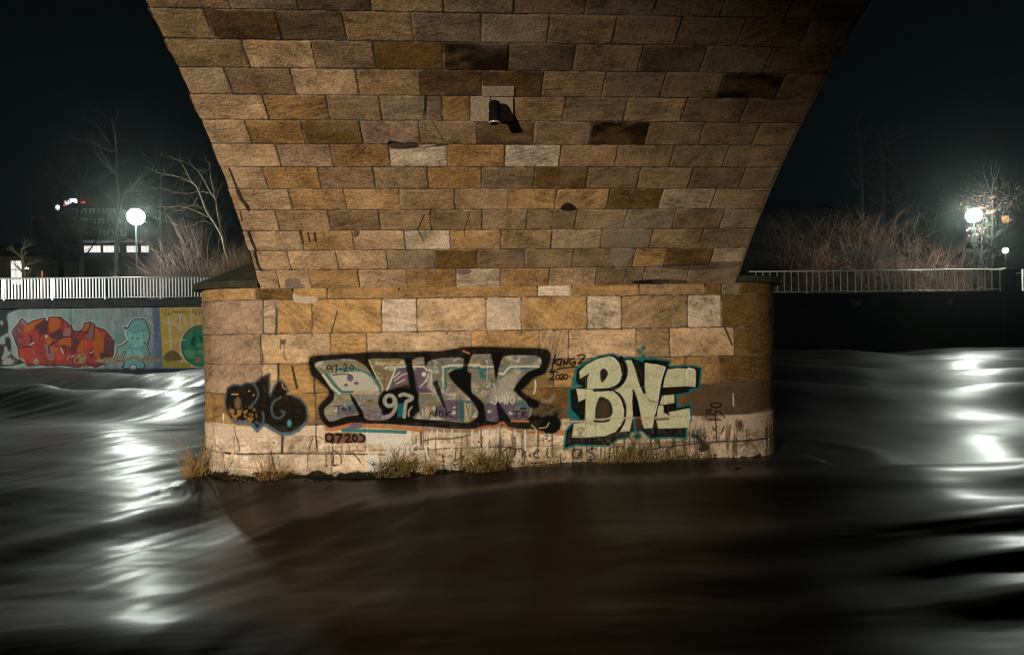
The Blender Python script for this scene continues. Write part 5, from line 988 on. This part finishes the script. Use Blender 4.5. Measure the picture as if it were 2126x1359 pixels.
def leafy(px, Yp_, zf, H, cx_, cy2, rx, ry, n, m_, label, zoff=0):
    o = bare_tree(px, Yp_, zf, H, .16, BARK_D, label, kids=5); mb = MB()
    cv_ = [v.co for v in o.children[1].data.vertices]; wo = wpos(o)
    for _ in range(n):
        if random.random() < .5:
            for _t in range(40):
                q_ = cv_[random.randrange(len(cv_))] + wo; pu, pv = proj(np.array(q_))
                if abs(pu - cx_) < rx and abs(pv - cy2) < ry: break
            q_ = q_ + Vector((random.gauss(0, .05), random.gauss(0, .05), random.gauss(0, .05)))
        else: q_ = at(cx_ + rx * random.gauss(0, .5), cy2 + ry * random.gauss(0, .5), Y=Yp_ + random.uniform(-1.5, 1.5))
        s_ = random.uniform(.03, .08)
        u_ = Vector((random.gauss(0, 1), random.gauss(0, 1), random.gauss(0, 1))).normalized(); v2 = u_.orthogonal().normalized() * s_; u_ = u_ * s_
        mb.add([q_ - u_, q_ + v2 * .6, q_ + u_, q_ - v2 * .6], [(0, 1, 2, 3)])
    mb.build("foliage", m_, o); return o
leafy(2062, YRW + 4.2, zr1, 7.5, 2062, 415, 85, 40, 1300, LEAF, "tree with dry pinkish leaves hanging over the big right lamp")
leafy(2052, YRW + 5.4, zr1, 6.5, 2056, 455, 42, 50, 1100, LEAFG, "grey green twiggy tree right behind the big right lamp")
leafy(2040, YRW + 3.9, zr1, 4.5, 2034, 474, 26, 14, 130, LEAF, "small tree with a low spray of dry leaves under the right lamp")
# grass strips along both copings
GB = mat("bank_grass", (.20, .26, .07), rough=.9, noise=.5, nscale=4)
def grass(name, label, X0, X1, Y0, Y1, zf, n, h_, m_, dens=None, parent=None):
    mb = MB()
    for _ in range(n):
        x = random.uniform(X0, X1); y = random.uniform(Y0, Y1)
        if dens and random.random() > dens(x): continue
        hh = h_ * random.uniform(.3, 1.1) * (dens(x) * .8 + .3 if dens else 1); a = random.uniform(0, 6.28); w_ = random.uniform(.006, .014); dx, dy = random.gauss(0, .35) * hh, random.gauss(0, .3) * hh
        mb.add([(x - w_ * math.cos(a), y - w_ * math.sin(a), zf), (x + w_ * math.cos(a), y + w_ * math.sin(a), zf), (x + dx * .5, y + dy * .5, zf + hh * .65), (x + dx, y + dy, zf + hh)], [(0, 1, 2), (0, 2, 3)])
    return mb.build(name, m_, None, label=label, cat="grass", kind="stuff")
xg = at(1770, 600, Y=YRW + .5).x; xg2 = at(1840, 600, Y=YRW + .5).x
grass("bank_grass", "strip of short green grass at the foot of the right railing", at(1600, 600, Y=YRW).x, at(2075, 600, Y=YRW).x, YRW + .3, YRW + 2.2, zr1 - .05, 9000, .26, GB, lambda x: .25 + .75 * math.exp(-((x - (xg + xg2) / 2) / 2.2) ** 2))
grass("bank_grass", "thin mossy grass along the coping of the left graffiti wall", xl0, at(520, 600, Y=YLW).x, YLW + .3, YLW + 1.4, zc1 - .04, 5000, .10, GB)

# ================================================================== BUILDINGS FAR LEFT
WALLD = mat("dark_render_wall", (.022, .024, .024), rough=.9, noise=.4, nscale=.8); WALLM = mat("mottled_wall", (.10, .095, .06), rough=.9, noise=.6, nscale=1.6)
ROOF = mat("pale_roof_edge", (.45, .43, .38), rough=.7, noise=.3, nscale=3)
WINL = mat("lit_window", (.8, .8, .8), emit=(1.0, .97, .88), estr=.95); WINC = mat("lit_cream_window", (.8, .8, .8), emit=(1.0, .95, .84), estr=.9); FRM = mat("window_frame_paint", (.20, .22, .21), rough=.7)
def rect(name, x0, y0, x1, y1, Yp_, th_, m_, parent, **k):
    A = at(x0, y0, Y=Yp_); B = at(x1, y1, Y=Yp_); mb = MB(); mb.box((min(A.x, B.x), Yp_, min(A.z, B.z)), (max(A.x, B.x), Yp_ + th_, max(A.z, B.z))); return mb.build(name, m_, parent, **k)
YH = YLW + 22
h1 = empty("house", tuple(at(20, 600, Y=YH)), label="mottled small house with one tall lit window at the far left edge", cat="house")
rect("wall", -220, 530, 62, 640, YH, 8, WALLM, h1)
A = at(-225, 531, Y=YH - .4); B = at(66, 531, Y=YH - .4); mb = MB(); mb.add([(A.x, YH - .4, A.z), (B.x, YH - .4, B.z), (B.x, YH + 4, A.z + 1.6), (A.x, YH + 4, A.z + 1.6), (A.x, YH + 8.4, A.z), (B.x, YH + 8.4, A.z)], [(0, 1, 2, 3), (3, 2, 5, 4), (1, 5, 2), (0, 3, 4)]); mb.build("roof", WALLD, h1)
wn = rect("window", 22.5, 541.5, 44.5, 590, YH - .06, .05, WINC, h1)
for a_ in ((32.2, 541, 33.6, 590), (22, 558.6, 45, 560)): rect("glazing_bar", *a_, YH - .10, .03, FRM, wn)
YB = YLW + 32
h2 = empty("pavilion", tuple(at(200, 600, Y=YB)), label="long low dark building with a pale eave and a row of lit strip windows", cat="building")
rect("wall", 78, 503, 330, 640, YB, 14, WALLD, h2); rect("wall", 66, 455, 165, 640, YB + 14.1, 4, WALLD, h2)
rect("eave", 166, 498, 290, 501.5, YB - .6, .6, ROOF, h2)
A = at(208, 497.6, Y=YB - .5); B = at(284, 497.6, Y=YB - .5); mb = MB(); ap = at(245, 486.5, Y=YB + 3); mb.add([(A.x, YB - .5, A.z), (B.x, YB - .5, B.z), (B.x, YB + 6, B.z), (A.x, YB + 6, A.z), tuple(ap)], [(0, 1, 4), (1, 2, 4), (2, 3, 4), (3, 0, 4)]); mb.build("hipped_roof", ROOF, h2)
for x0, x1 in ((174.5, 208), (214.5, 247), (263, 285), (293, 308)):
    wn = rect("window", x0, 510.5, x1, 523.5, YB - .06, .05, WINL, h2)
    for k in range(1, 4): xx = x0 + (x1 - x0) * k / 4; rect("glazing_bar", xx - .35, 510.5, xx + .35, 523.5, YB - .10, .03, FRM, wn)
YC_ = YLW + 75
h3 = empty("tall_building", tuple(at(180, 600, Y=YC_)), label="tall dark building with faintly glowing window frames and a glowing roof sign", cat="building")
rect("wall", 118, 433, 262, 640, YC_, 16, mat("slate_wall", (.035, .040, .040), rough=.9, noise=.3, nscale=.4), h3)
FR2 = mat("self_lit_frame", (.30, .36, .35), rough=.8, emit=(.5, .62, .6), estr=.028)  # weak emission stands in for light on the frames
for r_, y in enumerate((433, 453, 477)):
    for k in range(7):
        x = 150 + k * 17.5 + r_ * 1.5
        if x > 250: continue
        A = at(x, y, Y=YC_ - .1); B = at(x + 12, y + 10, Y=YC_ - .1); t2 = .22; mb = MB()
        for q0, q1 in (((A.x, A.z - t2), (B.x, A.z)), ((A.x, B.z), (A.x + t2, A.z - t2)), ((B.x - t2, B.z), (B.x, A.z - t2))): mb.box((q0[0], YC_ - .12, q0[1]), (q1[0], YC_ - .02, q1[1]))
        mb.build("window_frame", FR2, h3)
# the sign: glyph strokes as they can be made out
def neon(name, L, col, s_, w_=.15):
    mb = MB()
    for P in L: mb.tube([at(110 + x / 26.57, 405 + y / 26.57, Y=YC_ - 2) for x, y in P], w_, 6)
    return mb.build(name, mat(name + "_light", (.1, .1, .1), emit=col, estr=s_), SG)
SG = empty("roof_sign", tuple(at(145, 432, Y=YC_ - 2)), label="curved roof sign of white letters ending in red ones", cat="sign")
neon("white_letters", [[(190,600),(215,790)], [(190,610),(260,600),(255,680),(210,700)], [(255,690),(270,770),(230,790)], [(300,760),(290,570),(400,690),(390,590)], [(430,520),(460,490)], [(700,570),(690,340),(780,500)], [(660,480),(760,440)], [(860,510),(850,310),(960,440),(950,210)], [(1075,190),(1080,380)], [(1230,200),(1210,300),(1260,420)], [(1280,210),(1280,320),(1230,430)]], (1, 1, 1), 1.6)
neon("red_letters", [[(600,610),(640,520)], [(1620,430),(1620,270),(1740,280),(1740,340),(1640,350),(1760,430)], [(1480,320),(1480,400),(1560,400),(1560,320)]], (1, .06, .03), 1.5, .13)
neon("orange_letters", [[(1430,240),(1390,290),(1440,340),(1360,400),(1460,405)], [(480,560),(510,570)]], (1, .42, .10), 1.4, .13)
h4 = empty("apartment_tower", tuple(at(72, 600, Y=YC_ + 30)), label="dark tower with dim reddish windows and one bright blue white lamp at far left", cat="building")
rect("wall", 62, 448, 84, 640, YC_ + 30, 12, WALLD, h4)
RW_ = mat("dim_red_light", (.1, .05, .04), emit=(.9, .25, .12), estr=.10)
for y in (452, 457, 463, 484): rect("window", 65, y, 78, y + 1.6, YC_ + 29.9, .05, RW_, h4)
mb = MB(); q_ = at(72.5, 475, Y=YC_ + 29); mb.lathe(tuple(q_), [(.32 * math.sin(a) + 1e-4, -.32 * math.cos(a)) for a in np.linspace(0, math.pi, 9)], 12); mb.build("roof_lamp", mat("blue_white_light", (.5, .5, .5), emit=(.75, .82, 1), estr=5), h4)
h5 = empty("brick_house", tuple(at(95, 600, Y=YC_ + 15)), label="dim reddish brick house under the left end of the roof sign", cat="house")
rect("wall", 118, 436, 152, 640, YC_ - 2.6 + 2.3, .2, mat("self_lit_brick", (.12, .05, .035), rough=.9, noise=.7, nscale=.8, emit=(.5, .2, .13), estr=.012), h5)  # brick given a slight emission in place of light falling on it
# far right: a lit window seen through the leaves
h6 = empty("house", tuple(at(2088, 600, Y=YRW + 60)), label="dark house with one orange lit window behind the leafy trees at right", cat="house")
rect("wall", 2060, 440, 2200, 640, YRW + 60, 8, WALLD, h6); rect("window", 2080, 448, 2095, 463, YRW + 59.9, .05, mat("orange_window", (.5, .4, .3), emit=(1, .52, .16), estr=.9), h6)
# scraps: garden lamp and poles on the left path
o = empty("garden_lamp", tuple(at(55, 600, Y=YLW + 6)), label="small pale bollard light between the lit window and the thick trunk", cat="lamp")
A = at(55.5, 560, Y=YLW + 6); mb = MB(); mb.tube([(A.x, YLW + 6, gz), (A.x, YLW + 6, A.z)], .03, 8); mb.build("pole", POLE, o); mb = MB(); mb.lathe((A.x, YLW + 6, A.z), [(.001, 0), (.12, .03), (.13, .12), (.001, .2)], 14); mb.build("lamp_head", PNT, o)
A = at(87, 562, Y=YLW + 2); mb = MB(); mb.tube([(A.x, YLW + 2, gz), (A.x, YLW + 2, A.z)], .028, 8); mb.build("marker_post", mat("orange_plastic", (.5, .12, .02), rough=.6), None, label="thin orange marker post behind the left railing", cat="post")

# ================================================================== PLANTS AT THE FOOT OF THE PIER
DRY = mat("dry_reed", (.30, .19, .07), rough=.85, noise=.35, nscale=10); GRNB = mat("olive_grass", (.17, .125, .040), rough=.85, noise=.4, nscale=10); DKL = mat("dark_leaf", (.022, .022, .012), rough=.8)
def tuft(name, label, x0, x1, yb, ytop, m_, n, Yp_=None, lean=0, width=.006, droop=.8, cat="grass tuft", group=None, leaves=0):
    Yp_ = Yp_ or YP - .12; A = at((x0 + x1) / 2, yb, Y=Yp_); o = empty(name, tuple(A), label=label, cat=cat, group=group); mb = MB(); H = (yb - ytop) / 1357 * Yp_
    for _ in range(int(n * 1.7)):
        x = at(random.uniform(x0 + (x1 - x0) * .05, x1 - (x1 - x0) * .05) * .5 + .5 * random.gauss((x0 + x1) / 2, (x1 - x0) * .2), yb, Y=Yp_).x; y = Yp_ + random.uniform(-.08, .08); L = H * (.2 + 1.15 * random.random() ** 1.5); dx, dy = random.gauss(lean, .42), random.gauss(-.08, .3)
        p = Vector((x, y, A.z - .03)); d = Vector((dx, dy, 1)).normalized(); k = 7; w_ = width * random.uniform(.35, 1.0); side = d.cross(Vector((random.gauss(0, .4), 1, 0))).normalized(); V = []
        for i in range(k + 1):
            ww = w_ * (1 - i / k) ** .7; V += [p - side * ww, p + side * ww]; p = p + d * (L / k); d = (d + Vector((dx * .25 * droop, 0, -.15 * droop * i / 2)) + Vector((random.gauss(0, .13), random.gauss(0, .08), random.gauss(0, .05)))).normalized()
        mb.add(V, [(2 * i, 2 * i + 1, 2 * i + 3, 2 * i + 2) for i in range(k)])
    mb.build("blades", m_, o)
    if leaves:
        mb = MB()
        for _ in range(leaves):
            q_ = at(random.uniform(x0, x1), random.uniform(yb - (yb - ytop) * .35, yb + 4), Y=Yp_ - random.uniform(0, .15)); s_ = random.uniform(.008, .022); u_ = Vector((random.gauss(0, 1), random.gauss(0, .5), random.gauss(0, 1))).normalized() * s_; v2 = u_.orthogonal().normalized() * s_ * .7
            mb.add([q_ - u_, q_ + v2, q_ + u_, q_ - v2], [(0, 1, 2, 3)])
        mb.build("leaves", DKL, o)
    return o
G_ = "grass tufts rooted along the foot of the pier"
tuft("reed_clump", "tall dry reeds at the left corner of the pier over the glare", 392, 440, 985, 880, DRY, 60, YP + .35, -.12, .007, 1.0, group=G_)
tuft("reed_clump", "thin brown weeds standing in the bright water left of the pier", 372, 415, 990, 925, DRY, 46, YP + .25, -.1, .004, 1.0, group=G_)
tuft("reed_clump", "dense dry straw tuft below the black throw up", 520, 605, 1008, 925, DRY, 95, lean=-.05, width=.0055, leaves=60, group=G_)
tuft("low_weed", "small green weed on the pale render beside the straw tuft", 470, 520, 1004, 972, GRNB, 26, lean=0, width=.004, leaves=40, group=G_)
tuft("low_weed", "low dark creeping weed right of the straw tuft", 600, 690, 1000, 985, DKL, 60, lean=.3, width=.006, leaves=150, group=G_)
tuft("reed_clump", "dark olive tuft over the white paint block", 770, 866, 984, 912, GRNB, 150, lean=.15, width=.0055, leaves=110, group=G_)
tuft("low_weed", "sparse dry stalks right of the white paint block", 862, 915, 978, 930, DRY, 34, width=.004, leaves=24, group=G_)
tuft("reed_clump", "yellow green tuft under the middle of the long painted piece", 960, 1064, 974, 908, GRNB, 150, width=.0055, leaves=80, group=G_)
tuft("low_weed", "thin dry stalks over the ghost script letters", 1075, 1190, 970, 925, DRY, 60, width=.0035, leaves=24, group=G_)
tuft("reed_clump", "large blurred golden grass clump below the cream letters", 1225, 1400, 974, 890, GRNB, 260, width=.006, leaves=60, group=G_)
tuft("reed_clump", "golden grass sprigs just left of the large clump", 1205, 1290, 974, 930, DRY, 80, width=.005, group=G_)
tuft("low_weed", "thin yellow stalks right of the large golden clump", 1390, 1480, 962, 905, GRNB, 60, width=.004, leaves=40, group=G_)
tuft("low_weed", "dark low weeds at the right corner of the pier", 1440, 1540, 960, 945, DKL, 70, width=.005, leaves=140, group=G_)
# silt and flotsam caught along the foot
mb = MB(); random.seed(5); X, Y = np.meshgrid(np.linspace(-.35, WID + .1, 260), np.linspace(-.32, .02, 14)); Zs = -.05 + .09 * fbm(X * 4, Y * 6, 3, 4) * np.clip((Y + .34) / .2, 0, 1) + .03 * fbm(X * 18, Y * 18, 8, 2) * np.clip((Y + .3) / .2, 0, 1)
grid_mesh("silt_ledge", np.stack([XL + X, YP + Y, Zs - .02], -1), None, mat("wet_silt", (.016, .014, .009), rough=.9, bump=.02, bscale=40), kind="structure", flip=True)
# ================================================================== HAZE ADDED FOR LAMP GLOW
HZ = MB(); HZ.box((-90, -35, -1.6), (110, 175, 30)); hm = bpy.data.materials.new("veil"); hm.use_nodes = True; N = hm.node_tree.nodes; K = hm.node_tree.links  # scattering volume added to make a glow round the lamps
for n_ in list(N):
    if n_.type == 'BSDF_PRINCIPLED': N.remove(n_)
v_ = N.new("ShaderNodeVolumePrincipled"); v_.inputs["Color"].default_value = (.80, .95, .92, 1); v_.inputs["Density"].default_value = .00026; v_.inputs["Anisotropy"].default_value = .92
K.new(v_.outputs[0], N["Material Output"].inputs["Volume"]); HZ.build("haze", hm, kind="stuff", label="thin added mist over the river glowing around the lamps")
